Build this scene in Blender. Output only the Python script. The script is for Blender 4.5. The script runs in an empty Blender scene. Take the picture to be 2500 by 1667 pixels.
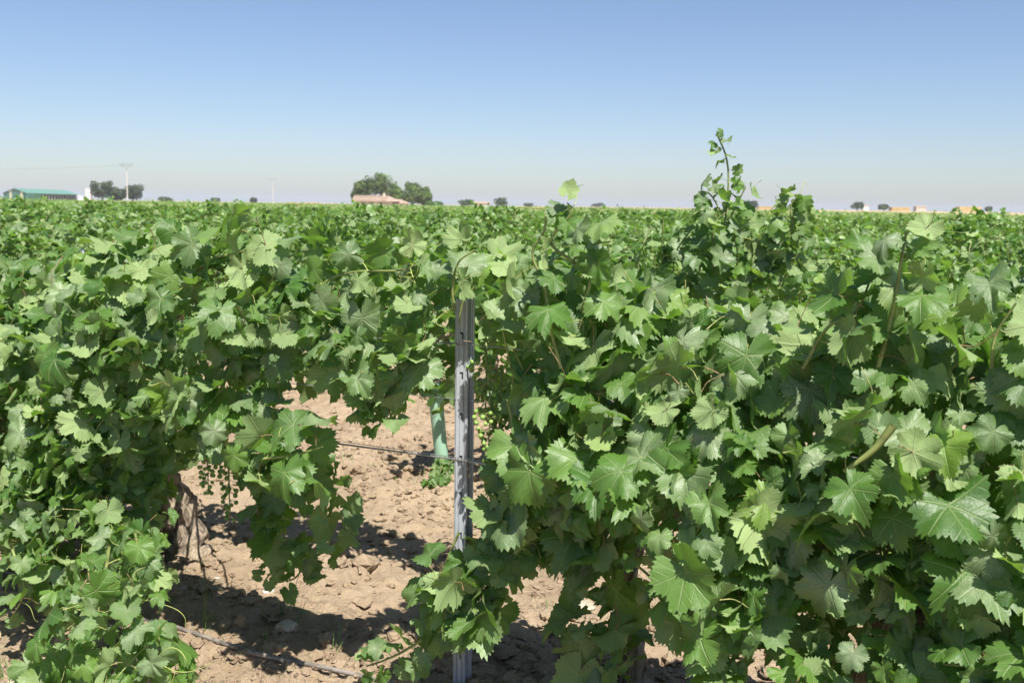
import bpy, math, random
import numpy as np
from mathutils import Vector, Matrix, noise as mnoise
R = math.radians
random.seed(7); rng = np.random.default_rng(7)
scene = bpy.context.scene
col = scene.collection

# ------------------------------------------------------------------ camera
CAM_H = 1.5; F = 2430.0
PITCH = R(7.77); ROLL = R(0.85)
fwd = Vector((0, math.cos(PITCH), -math.sin(PITCH)))
up0 = Vector((0, math.sin(PITCH), math.cos(PITCH)))
rgt = Vector((math.cos(ROLL), 0, 0)) + up0 * math.sin(ROLL)
upv = up0 * math.cos(ROLL) - Vector((1, 0, 0)) * math.sin(ROLL)
EYE = Vector((0, 0, CAM_H))
cam = bpy.data.cameras.new("camera"); camo = bpy.data.objects.new("camera", cam); col.objects.link(camo)
cam.lens = 35.0; cam.sensor_width = 36.0; cam.clip_start = 0.05; cam.clip_end = 9000
m3 = Matrix((rgt, upv, -fwd)).transposed()
camo.matrix_world = Matrix.Translation(EYE) @ m3.to_4x4()
cam.dof.use_dof = True; cam.dof.focus_distance = 2.75; cam.dof.aperture_fstop = 7.0
scene.camera = camo

# ------------------------------------------------------------------ light
SUN_EL = R(60); SUN_AZ = math.atan2(0.40, -0.92)
world = bpy.data.worlds.new("World"); scene.world = world; world.use_nodes = True
wn = world.node_tree; bg = wn.nodes["Background"]
sky = wn.nodes.new("ShaderNodeTexSky"); sky.sky_type = 'NISHITA'; sky.sun_disc = False
sky.sun_elevation = SUN_EL; sky.sun_rotation = SUN_AZ
sky.altitude = 600; sky.air_density = 1.0; sky.dust_density = 1.0; sky.ozone_density = 2.6
tint = wn.nodes.new("ShaderNodeMix"); tint.data_type = 'RGBA'; tint.blend_type = 'MULTIPLY'; tint.inputs[0].default_value = 1.0
wn.links.new(sky.outputs[0], tint.inputs[6]); tint.inputs[7].default_value = (0.90, 0.90, 0.98, 1)   # white balance of the photograph
wn.links.new(tint.outputs[2], bg.inputs[0]); bg.inputs[1].default_value = 0.068
sd = Vector((math.sin(SUN_AZ) * math.cos(SUN_EL), math.cos(SUN_AZ) * math.cos(SUN_EL), math.sin(SUN_EL)))
sl = bpy.data.lights.new("sun", 'SUN'); sl.energy = 4.6; sl.angle = R(0.5); sl.color = (1.0, 0.955, 0.88)
so = bpy.data.objects.new("sun", sl); col.objects.link(so)
so.rotation_euler = sd.to_track_quat('Z', 'Y').to_euler(); so.location = sd * 50
scene.view_settings.view_transform = 'Standard'; scene.view_settings.look = 'None'
scene.view_settings.gamma = 1; scene.view_settings.exposure = 1.0
scene.view_settings.use_curve_mapping = False

# ------------------------------------------------------------------ helpers
def tag(o, label=None, cat=None, group=None, kind=None):
    if label: o['label'] = label
    if cat: o['category'] = cat
    if group: o['group'] = group
    if kind: o['kind'] = kind
    return o
def empty(name, loc, rz=0.0):
    o = bpy.data.objects.new(name, None); col.objects.link(o)
    o.empty_display_size = 0.1; o.location = loc; o.rotation_euler = (0, 0, rz); return o
def link(name, me, parent=None, loc=None):
    o = bpy.data.objects.new(name, me); col.objects.link(o)
    if parent is not None: o.parent = parent
    if loc is not None: o.location = loc
    return o
class MB:
    def __init__(s): s.v = []; s.f = []; s.m = []
    def add(s, vs, fs, mi=0):
        b = len(s.v); s.v += [tuple(v) for v in vs]
        s.f += [tuple(i + b for i in f) for f in fs]; s.m += [mi] * len(fs)
    def box(s, x0, x1, y0, y1, z0, z1, mi=0, M=None):
        vs = [Vector((x, y, z)) for z in (z0, z1) for y in (y0, y1) for x in (x0, x1)]
        if M is not None: vs = [M @ v for v in vs]
        s.add(vs, [(0, 2, 3, 1), (4, 5, 7, 6), (0, 1, 5, 4), (2, 6, 7, 3), (0, 4, 6, 2), (1, 3, 7, 5)], mi)
    def tube(s, pts, rad, seg=6, mi=0, rough=0.0, cap=True):
        pts = [Vector(p) for p in pts]; n = len(pts)
        if not hasattr(rad, '__len__'): rad = [rad] * n
        vs = []; ref = Vector((0.13, 0.31, 0.94)).normalized()
        for i, p in enumerate(pts):
            t = (pts[min(i + 1, n - 1)] - pts[max(i - 1, 0)]).normalized()
            a = t.cross(ref)
            if a.length < 0.1: a = t.cross(Vector((1, 0, 0)))
            a.normalize(); b = t.cross(a)
            for k in range(seg):
                an = 2 * math.pi * k / seg
                r = rad[i]
                if rough: r *= 1 + rough * mnoise.noise(Vector((math.cos(an) * 1.3, math.sin(an) * 1.3, i * 0.45)) + p * 9) + rough * 0.5 * mnoise.noise(Vector((math.cos(an) * 3.5, math.sin(an) * 3.5, i * 1.1)) + p * 14)
                vs.append(p + a * math.cos(an) * r + b * math.sin(an) * r)
        fs = []
        for i in range(n - 1):
            for k in range(seg):
                k2 = (k + 1) % seg
                fs.append((i * seg + k, i * seg + k2, (i + 1) * seg + k2, (i + 1) * seg + k))
        if cap:
            fs.append(tuple(range(seg))[::-1]); fs.append(tuple((n - 1) * seg + k for k in range(seg)))
        s.add(vs, fs, mi)
    def mesh(s, name, mats, smooth=False):
        me = bpy.data.meshes.new(name); me.from_pydata(s.v, [], s.f); me.update()
        for m in (mats if isinstance(mats, (list, tuple)) else [mats]): me.materials.append(m)
        if any(s.m): me.polygons.foreach_set('material_index', s.m)
        if smooth: me.polygons.foreach_set('use_smooth', [True] * len(s.f))
        return me
    def build(s, name, mats, parent=None, smooth=False, loc=None):
        return link(name, s.mesh(name, mats, smooth), parent, loc)

# pixel of the 2500 px photograph -> world
def ray(px, py): return (rgt * ((px - 1250) / F) - upv * ((py - 833.5) / F) + fwd)
def at_depth(px, py, Y):
    d = ray(px, py); return EYE + d * (Y / d.y)
def on_ground(px, py, z=0.0):
    d = ray(px, py); return EYE + d * ((z - CAM_H) / d.z)
TH = R(29.0)
RD = Vector((math.cos(TH), -math.sin(TH), 0)); RN = Vector((math.sin(TH), math.cos(TH), 0))
P0 = Vector((-0.143, 2.80, 0)); RS = 2.1
def rp(k, s, off=0.0, z=0.0): return P0 + RN * (k * RS - off) + RD * s + Vector((0, 0, z))
def on_row(px, py, k=0, off=0.0):
    d = ray(px, py); o = P0 + RN * (k * RS - off)
    t = (o - EYE).dot(RN) / d.dot(RN); p = EYE + d * t
    return (p - o).dot(RD), p.z, p
def smooth_path(pts, n=6):
    pts = [Vector(p) for p in pts]
    if len(pts) < 3: n2 = n * 2; return [pts[0].lerp(pts[-1], i / n2) for i in range(n2 + 1)]
    P = [pts[0] * 2 - pts[1]] + pts + [pts[-1] * 2 - pts[-2]]; out = []
    for i in range(1, len(P) - 2):
        for j in range(n):
            t = j / n; a, b, c, d = P[i - 1], P[i], P[i + 1], P[i + 2]
            out.append(0.5 * ((2 * b) + (c - a) * t + (2 * a - 5 * b + 4 * c - d) * t * t + (3 * b - a - 3 * c + d) * t ** 3))
    out.append(pts[-1]); return out

# ------------------------------------------------------------------ materials
class NT:
    def __init__(s, name):
        s.mat = bpy.data.materials.new(name); s.mat.use_nodes = True
        s.t = s.mat.node_tree; s.n = s.t.nodes; s.b = s.n["Principled BSDF"]; s.out = s.n["Material Output"]
    def node(s, ty, **kw):
        n = s.n.new(ty)
        for k, v in kw.items(): setattr(n, k, v)
        return n
    def set(s, sock, v):
        if isinstance(v, bpy.types.NodeSocket): s.t.links.new(v, sock)
        else:
            if isinstance(v, tuple) and len(v) == 3 and sock.type == 'RGBA': v = v + (1,)
            sock.default_value = v
    def math(s, op, a, b=0.0, c=None, clamp=False):
        n = s.node("ShaderNodeMath", operation=op, use_clamp=clamp)
        s.set(n.inputs[0], a); s.set(n.inputs[1], b)
        if c is not None: s.set(n.inputs[2], c)
        return n.outputs[0]
    def mix(s, f, a, b, blend='MIX'):
        n = s.node("ShaderNodeMix", data_type='RGBA', blend_type=blend)
        s.set(n.inputs[0], f); s.set(n.inputs[6], a); s.set(n.inputs[7], b); return n.outputs[2]
    def mixf(s, f, a, b):
        n = s.node("ShaderNodeMix", data_type='FLOAT')
        s.set(n.inputs[0], f); s.set(n.inputs[2], a); s.set(n.inputs[3], b); return n.outputs[0]
    def rng(s, v, a, b, c=0.0, d=1.0, smooth=True):
        n = s.node("ShaderNodeMapRange"); n.interpolation_type = 'SMOOTHSTEP' if smooth else 'LINEAR'
        s.set(n.inputs[0], v)
        for i, q in enumerate((a, b, c, d)): s.set(n.inputs[1 + i], q)
        return n.outputs[0]
    def noise(s, scale, detail=3, rough=0.55, vec=None, dist=0.0):
        n = s.node("ShaderNodeTexNoise"); n.inputs['Scale'].default_value = scale
        n.inputs['Detail'].default_value = detail; n.inputs['Roughness'].default_value = rough
        n.inputs['Distortion'].default_value = dist
        if vec is not None: s.t.links.new(vec, n.inputs['Vector'])
        return n.outputs[0]
    def pos(s): return s.node("ShaderNodeNewGeometry").outputs['Position']
    def obj(s): return s.node("ShaderNodeTexCoord").outputs['Object']
    def bump(s, h, strength, dist):
        n = s.node("ShaderNodeBump"); n.inputs['Strength'].default_value = strength
        n.inputs['Distance'].default_value = dist; s.t.links.new(h, n.inputs['Height'])
        s.t.links.new(n.outputs[0], s.b.inputs['Normal']); return n.outputs[0]

def simple(name, c, rough=0.7, metal=0.0, var=0.15, scale=8.0, bump=0.0):
    t = NT(name); nz = t.noise(scale, 4, 0.6, t.obj())
    dark = tuple(x * (1 - var * 1.6) for x in c); lite = tuple(min(1, x * (1 + var)) for x in c)
    t.set(t.b.inputs['Base Color'], t.mix(t.rng(nz, 0.3, 0.7), dark, lite))
    t.b.inputs['Roughness'].default_value = rough; t.b.inputs['Metallic'].default_value = metal
    if bump: t.bump(nz, 0.6, bump)
    return t.mat

def leaf_material(name, detail=True):
    t = NT(name)
    at = t.node("ShaderNodeAttribute"); at.attribute_name = 'leafco'
    sp = t.node("ShaderNodeSeparateXYZ"); t.t.links.new(at.outputs['Vector'], sp.inputs[0])
    oi = t.node("ShaderNodeObjectInfo")
    rnd = t.math('FRACT', t.math('ADD', sp.outputs[2], oi.outputs['Random']))
    r2 = t.math('FRACT', t.math('MULTIPLY', rnd, 7.31)); r3 = t.math('FRACT', t.math('MULTIPLY', rnd, 23.7))
    geo = t.node("ShaderNodeNewGeometry"); back = geo.outputs['Backfacing']
    top = t.mix(r2, (0.050, 0.128, 0.022), (0.134, 0.252, 0.046))
    young = t.rng(rnd, 0.92, 0.985)
    top = t.mix(young, top, (0.185, 0.30, 0.055))
    und = t.mix(r2, (0.205, 0.300, 0.110), (0.33, 0.44, 0.175))
    und = t.mix(t.math('MULTIPLY', young, 0.6), und, (0.30, 0.42, 0.12))
    if detail:
        x = t.math('ABSOLUTE', sp.outputs[0]); y = sp.outputs[1]
        ms = []; 
        for deg in (0, 50, 106):
            sx, cy = math.sin(R(deg)), math.cos(R(deg))
            a = t.math('ADD', t.math('MULTIPLY', x, sx), t.math('MULTIPLY', y, cy))
            p = t.math('ABSOLUTE', t.math('SUBTRACT', t.math('MULTIPLY', x, cy), t.math('MULTIPLY', y, sx)))
            pen = t.math('MULTIPLY', t.math('LESS_THAN', a, 0.0), 9.0)
            ms.append((t.math('ADD', p, pen), t.math('SUBTRACT', a, t.math('MULTIPLY', p, 0.85)), a))
        d = ms[0][0]; sec = ms[0][1]; al = ms[0][2]
        for q in ms[1:]:
            lt = t.math('LESS_THAN', q[0], d)
            sec = t.mixf(lt, sec, q[1]); al = t.mixf(lt, al, q[2]); d = t.math('MINIMUM', d, q[0])
        w = t.math('MULTIPLY_ADD', al, -0.012, 0.015)
        main = t.rng(d, t.math('MULTIPLY', w, 1.5), t.math('MULTIPLY', w, 0.4))
        saw = t.math('ABSOLUTE', t.math('SUBTRACT', t.math('FRACT', t.math('MULTIPLY', sec, 7.0)), 0.5))
        secm = t.rng(saw, 0.10, 0.01)
        vein = t.math('MAXIMUM', main, t.math('MULTIPLY', secm, 0.36))
        nz = t.noise(5.0, 4, 0.65, at.outputs['Vector'], 0.6)
        fine = t.noise(42.0, 3, 0.6, at.outputs['Vector'])
        top = t.mix(t.math('MULTIPLY', t.rng(nz, 0.35, 0.7), 0.30), top, (0.10, 0.20, 0.035))
        r = t.math('SQRT', t.math('ADD', t.math('MULTIPLY', x, x), t.math('MULTIPLY', y, y)))
        core = t.rng(r, 0.75, 0.0)
        dust = t.math('MULTIPLY', t.math('MULTIPLY', t.rng(r3, 0.25, 1.0), t.math('ADD', t.math('MULTIPLY', core, 0.66), 0.22)),
                      t.rng(t.math('ADD', fine, t.math('MULTIPLY', nz, 0.5)), 0.30, 1.15))
        topc = t.mix(t.math('MULTIPLY', vein, 0.34), top, (0.33, 0.42, 0.17))
        topc = t.mix(dust, topc, (0.45, 0.50, 0.34))
        vo = t.node("ShaderNodeTexVoronoi"); vo.inputs['Scale'].default_value = 3.2
        shf = t.node("ShaderNodeCombineXYZ"); t.set(shf.inputs[0], t.math('MULTIPLY', rnd, 31.0)); t.set(shf.inputs[1], t.math('MULTIPLY', r2, 17.0))
        va = t.node("ShaderNodeVectorMath", operation='ADD'); t.t.links.new(at.outputs['Vector'], va.inputs[0]); t.t.links.new(shf.outputs[0], va.inputs[1])
        t.t.links.new(va.outputs[0], vo.inputs['Vector'])
        spot = t.math('MULTIPLY', t.rng(t.math('ADD', vo.outputs['Distance'], t.math('MULTIPLY', fine, 0.12)), 0.17, 0.11), t.math('GREATER_THAN', r3, 0.72))
        topc = t.mix(t.math('MULTIPLY', spot, 0.8), topc, (0.24, 0.20, 0.06))
        undc = t.mix(t.math('MULTIPLY', vein, 0.34), und, (0.44, 0.50, 0.26))
        undc = t.mix(t.math('MULTIPLY', t.rng(nz, 0.4, 0.75), 0.25), undc, (0.15, 0.20, 0.085))
        h = t.math('SUBTRACT', t.math('ADD', t.math('MULTIPLY', nz, 0.5), t.math('MULTIPLY', fine, 0.22)), t.math('MULTIPLY', vein, 0.35))
        t.bump(h, 0.8, 0.004)
    else: topc, undc = top, und
    c = t.mix(back, topc, undc)
    t.set(t.b.inputs['Base Color'], c)
    t.set(t.b.inputs['Roughness'], t.mixf(back, 0.42, 0.74))
    t.b.inputs['Specular IOR Level'].default_value = 0.55
    tr = t.node("ShaderNodeBsdfTranslucent")
    t.set(tr.inputs[0], t.mix(young, (0.20, 0.40, 0.035), (0.32, 0.52, 0.05)))
    ms_ = t.node("ShaderNodeMixShader"); ms_.inputs[0].default_value = 0.38
    t.t.links.new(t.b.outputs[0], ms_.inputs[1]); t.t.links.new(tr.outputs[0], ms_.inputs[2])
    t.t.links.new(ms_.outputs[0], t.out.inputs[0])
    return t.mat
M_LEAF = leaf_material("vine_leaf"); M_LEAFF = leaf_material("vine_leaf_far", False)
def yellow_leaf_material():
    t = NT("withered_leaf"); nz = t.noise(14, 4, 0.6, t.obj())
    t.set(t.b.inputs['Base Color'], t.mix(t.rng(nz, 0.4, 0.6), (0.40, 0.30, 0.06), (0.40, 0.19, 0.08)))
    t.b.inputs['Roughness'].default_value = 0.7; return t.mat
M_YEL = yellow_leaf_material()
M_PET = simple("petiole", (0.30, 0.30, 0.10), 0.5, 0, 0.35, 20)
M_PETR = simple("petiole_red", (0.26, 0.17, 0.085), 0.5, 0, 0.3, 20)
M_CANE = simple("green_cane", (0.22, 0.26, 0.08), 0.5, 0, 0.3, 14)
M_TEND = simple("tendril", (0.36, 0.40, 0.12), 0.5, 0, 0.2, 14)
M_DRY = simple("dry_tendril", (0.42, 0.30, 0.19), 0.8, 0, 0.3, 30)
def bark():
    t = NT("vine_bark"); o = t.obj()
    mp = t.node("ShaderNodeMapping"); mp.inputs['Scale'].default_value = (34, 34, 9); t.t.links.new(o, mp.inputs[0])
    n1 = t.noise(1.0, 5, 0.7, mp.outputs[0], 1.0); n2 = t.noise(9, 3, 0.5, o)
    c = t.mix(t.rng(n1, 0.38, 0.62), (0.085, 0.062, 0.045), (0.42, 0.34, 0.25))
    c = t.mix(t.math('MULTIPLY', t.rng(n2, 0.4, 0.7), 0.4), c, (0.42, 0.33, 0.22))
    t.set(t.b.inputs['Base Color'], c); t.b.inputs['Roughness'].default_value = 0.95
    t.bump(n1, 1.0, 0.015); return t.mat
M_BARK = bark()
def grape_mat():
    t = NT("green_grape"); nz = t.noise(60, 2, 0.5, t.obj())
    t.set(t.b.inputs['Base Color'], t.mix(nz, (0.16, 0.30, 0.045), (0.30, 0.42, 0.11)))
    t.b.inputs['Roughness'].default_value = 0.38
    t.b.inputs['Subsurface Weight'].default_value = 0.25
    t.b.inputs['Subsurface Radius'].default_value = (0.01, 0.014, 0.004); return t.mat
M_GRAPE = grape_mat()
def soil_mat():
    t = NT("soil"); p = t.pos()
    n1 = t.noise(1.4, 4, 0.6, p); n2 = t.noise(16, 5, 0.7, p, 0.4); n3 = t.noise(95, 4, 0.7, p); n4 = t.noise(0.02, 3, 0.5, p)
    c = t.mix(t.rng(n1, 0.3, 0.7), (0.288, 0.212, 0.136), (0.415, 0.318, 0.214))
    c = t.mix(t.math('MULTIPLY', t.rng(n2, 0.35, 0.65), 0.5), c, (0.46, 0.355, 0.245))
    c = t.mix(t.math('MULTIPLY', t.rng(n3, 0.62, 0.75), 0.5), c, (0.52, 0.44, 0.34))
    c = t.mix(t.math('MULTIPLY', t.rng(n3, 0.42, 0.30), 0.45), c, (0.19, 0.135, 0.088))
    sx = t.node("ShaderNodeSeparateXYZ"); t.t.links.new(p, sx.inputs[0])
    far = t.rng(sx.outputs[1], 200, 330)
    c = t.mix(far, c, t.mix(t.rng(n4, 0.4, 0.6), (0.36, 0.27, 0.15), (0.46, 0.36, 0.20)))
    t.set(t.b.inputs['Base Color'], c); t.b.inputs['Roughness'].default_value = 0.95
    t.b.inputs['Specular IOR Level'].default_value = 0.15
    t.bump(t.math('ADD', t.math('MULTIPLY', n2, 1.0), t.math('MULTIPLY', n3, 0.6)), 1.0, 0.024); return t.mat
M_SOIL = soil_mat()
def galv():
    t = NT("galvanised_steel"); o = t.obj()
    mp = t.node("ShaderNodeMapping"); mp.inputs['Scale'].default_value = (60, 60, 6); t.t.links.new(o, mp.inputs[0])
    n1 = t.noise(1, 2, 0.4, mp.outputs[0]); v = t.node("ShaderNodeTexVoronoi"); v.inputs['Scale'].default_value = 140
    t.t.links.new(o, v.inputs['Vector'])
    c = t.mix(t.rng(n1, 0.3, 0.7), (0.38, 0.40, 0.425), (0.47, 0.50, 0.53))
    t.set(t.b.inputs['Base Color'], c); t.b.inputs['Metallic'].default_value = 0.2
    t.set(t.b.inputs['Roughness'], t.mixf(n1, 0.40, 0.62)); t.bump(n1, 0.15, 0.002); return t.mat
M_GALV = galv()
M_WIRE = simple("wire_steel", (0.42, 0.43, 0.44), 0.4, 0.7, 0.15, 40)
M_RUST = simple("rusty_wire", (0.40, 0.25, 0.17), 0.6, 0.3, 0.3, 60)
M_HOSE = simple("drip_hose", (0.20, 0.175, 0.15), 0.55, 0, 0.35, 25)
M_STONE = simple("limestone", (0.40, 0.33, 0.25), 0.9, 0, 0.2, 14, 0.006)
M_STONEW = simple("white_stone", (0.50, 0.47, 0.42), 0.8, 0, 0.1, 20, 0.004)
M_STRAWG = simple("dry_grass", (0.50, 0.38, 0.21), 0.85, 0, 0.3, 5)
M_GRASS = simple("green_grass", (0.13, 0.22, 0.06), 0.6, 0, 0.3, 9)
def tube_mat():
    t = NT("green_plastic"); b = t.b
    n1 = t.noise(6, 3, 0.5, t.obj())
    t.set(b.inputs['Base Color'], t.mix(n1, (0.42, 0.66, 0.50), (0.52, 0.74, 0.58))); b.inputs['Roughness'].default_value = 0.35
    tr = t.node("ShaderNodeBsdfTranslucent"); tr.inputs[0].default_value = (0.35, 0.68, 0.45, 1)
    ms_ = t.node("ShaderNodeMixShader"); ms_.inputs[0].default_value = 0.35
    t.t.links.new(b.outputs[0], ms_.inputs[1]); t.t.links.new(tr.outputs[0], ms_.inputs[2]); t.t.links.new(ms_.outputs[0], t.out.inputs[0])
    return t.mat
M_TUBE = tube_mat()

# ------------------------------------------------------------------ numpy value noise
def vnoise(x, y, seed=0):
    xi = np.floor(x).astype(np.int64); yi = np.floor(y).astype(np.int64); xf = x - xi; yf = y - yi
    def h(a, b):
        n = (a * 374761393 + b * 668265263 + seed * 1274126177) & 0x7fffffff
        n = ((n ^ (n >> 13)) * 1274126177) & 0x7fffffff
        return ((n ^ (n >> 16)) & 0xffff) / 65535.0
    u = xf * xf * (3 - 2 * xf); v = yf * yf * (3 - 2 * yf)
    return (h(xi, yi) * (1 - u) + h(xi + 1, yi) * u) * (1 - v) + (h(xi, yi + 1) * (1 - u) + h(xi + 1, yi + 1) * u) * v
def ground_z(x, y):
    x = np.asarray(x, float); y = np.asarray(y, float)
    near = np.clip((60 - np.hypot(x, y)) / 40, 0, 1)
    wx = x + 0.05 * vnoise(x * 9, y * 9, 5); wy = y + 0.05 * vnoise(x * 9, y * 9, 6)
    perp = (x - P0.x) * RN.x + (y - P0.y) * RN.y
    ph = np.abs(((perp / RS + 0.5) % 1.0) - 0.5) * RS
    rough = 0.45 + 0.55 * np.exp(-(ph / 0.75) ** 2)
    z = 0.05 * (vnoise(x * 1.3, y * 1.3, 1) - 0.5) * near
    def st(v, a, c): t_ = np.clip((v - a) / (c - a), 0, 1); return t_ * t_ * (3 - 2 * t_)
    b = st(vnoise(wx * 11, wy * 11, 2), 0.42, 0.66) * 0.024 + st(vnoise(wx * 24, wy * 24, 3), 0.5, 0.68) * 0.017 + vnoise(wx * 50, wy * 50, 4) * 0.010
    z = z + b * rough * near + 0.05 * np.exp(-(ph / 0.32) ** 2) * near
    def ss(t): t = np.clip(t, 0, 1); return t * t * (3 - 2 * t)
    z = z + 1.65 * ss((y - 170) / 420) * ss((x + 60) / 260)
    return z
def axis(a, b, step, lo, hi, g=1.13):
    c = list(np.arange(a, b + 1e-6, step)); s = step; p = c[-1]
    while p < hi: s *= g; p += s; c.append(p)
    s = step; p = c[0]; L = []
    while p > lo: s *= g; p -= s; L.append(p)
    return np.array(L[::-1] + c)
gx = axis(-3.4, 2.6, 0.0185, -4000, 4000); gy = axis(2.3, 8.2, 0.0185, -700, 4500)
GX, GY = np.meshgrid(gx, gy); GZ = ground_z(GX, GY)
nx, ny = len(gx), len(gy)
gv = np.stack([GX.ravel(), GY.ravel(), GZ.ravel()], 1)
ii = (np.arange(ny - 1)[:, None] * nx + np.arange(nx - 1)[None, :]).ravel()
gf = np.stack([ii, ii + 1, ii + nx + 1, ii + nx], 1)
def np_mesh(name, verts, faces, mat, smooth=True, attr=None):
    me = bpy.data.meshes.new(name); k = faces.shape[1]
    me.vertices.add(len(verts)); me.vertices.foreach_set('co', verts.astype(np.float32).ravel())
    me.loops.add(faces.size); me.loops.foreach_set('vertex_index', faces.astype(np.int32).ravel())
    me.polygons.add(len(faces)); me.polygons.foreach_set('loop_start', np.arange(0, faces.size, k, dtype=np.int32))
    me.update(calc_edges=True)
    me.polygons.foreach_set('use_smooth', [smooth] * len(faces))
    if attr is not None:
        a = me.attributes.new('leafco', 'FLOAT_VECTOR', 'POINT'); a.data.foreach_set('vector', attr.astype(np.float32).ravel())
    me.materials.append(mat); return me
tag(link("ground", np_mesh("ground", gv, gf, M_SOIL)), kind='structure')
def gz(p): return float(ground_z(p.x, p.y))

# ------------------------------------------------------------------ soil clods (uncountable)
def ico(sub=0):
    t = (1 + 5 ** 0.5) / 2
    v = [(-1, t, 0), (1, t, 0), (-1, -t, 0), (1, -t, 0), (0, -1, t), (0, 1, t), (0, -1, -t), (0, 1, -t), (t, 0, -1), (t, 0, 1), (-t, 0, -1), (-t, 0, 1)]
    f = [(0, 11, 5), (0, 5, 1), (0, 1, 7), (0, 7, 10), (0, 10, 11), (1, 5, 9), (5, 11, 4), (11, 10, 2), (10, 7, 6), (7, 1, 8),
         (3, 9, 4), (3, 4, 2), (3, 2, 6), (3, 6, 8), (3, 8, 9), (4, 9, 5), (2, 4, 11), (6, 2, 10), (8, 6, 7), (9, 8, 1)]
    v = [Vector(a).normalized() for a in v]
    for _ in range(sub):
        nf = []; cache = {}
        def mid(a, b):
            k = (min(a, b), max(a, b))
            if k not in cache: cache[k] = len(v); v.append(((v[a] + v[b]) / 2).normalized())
            return cache[k]
        for a, b, c in f:
            x, y, z = mid(a, b), mid(b, c), mid(c, a); nf += [(a, x, z), (b, y, x), (c, z, y), (x, y, z)]
        f = nf
    return np.array([tuple(a) for a in v]), np.array(f)
IC0 = ico(0); IC1 = ico(1); IC2 = ico(2)
def scatter_clods(n):
    V, Fc = IC1; nv = len(V); vs = []; fs = []; c = 0
    while c < n:
        Y = 1.5 + 8.0 * random.random() ** 1.25; X = random.uniform(-0.62, 0.60) * Y
        perp = (X - P0.x) * RN.x + (Y - P0.y) * RN.y
        ph = abs(((perp / RS + 0.5) % 1.0) - 0.5) * RS
        if random.random() > 0.22 + 0.78 * math.exp(-(ph / 0.72) ** 2): continue
        if random.random() > 1.5 * float(vnoise(np.array(X * 2.1), np.array(Y * 2.1), 9)): continue
        s = 0.005 + 0.024 * random.random() ** 3.4
        if random.random() < 0.015: s *= 1.7
        dv = rng.normal(0, 0.20, (nv, 3)); q = V + dv
        q = q * np.array([random.uniform(0.8, 1.4), random.uniform(0.8, 1.3), random.uniform(0.5, 0.85)]) * s
        a = random.uniform(0, 6.28); ca, sa = math.cos(a), math.sin(a)
        q = np.stack([q[:, 0] * ca - q[:, 1] * sa, q[:, 0] * sa + q[:, 1] * ca, q[:, 2]], 1)
        q += np.array([X, Y, float(ground_z(X, Y)) + s * 0.15])
        vs.append(q); fs.append(Fc + nv * c); c += 1
    o = link("soil_clods", np_mesh("soil_clods", np.concatenate(vs), np.concatenate(fs), M_SOIL, False))
    tag(o, "loose brown clods of dry earth strewn between the vine rows", "soil clods", kind='stuff')
scatter_clods(20000)

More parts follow.
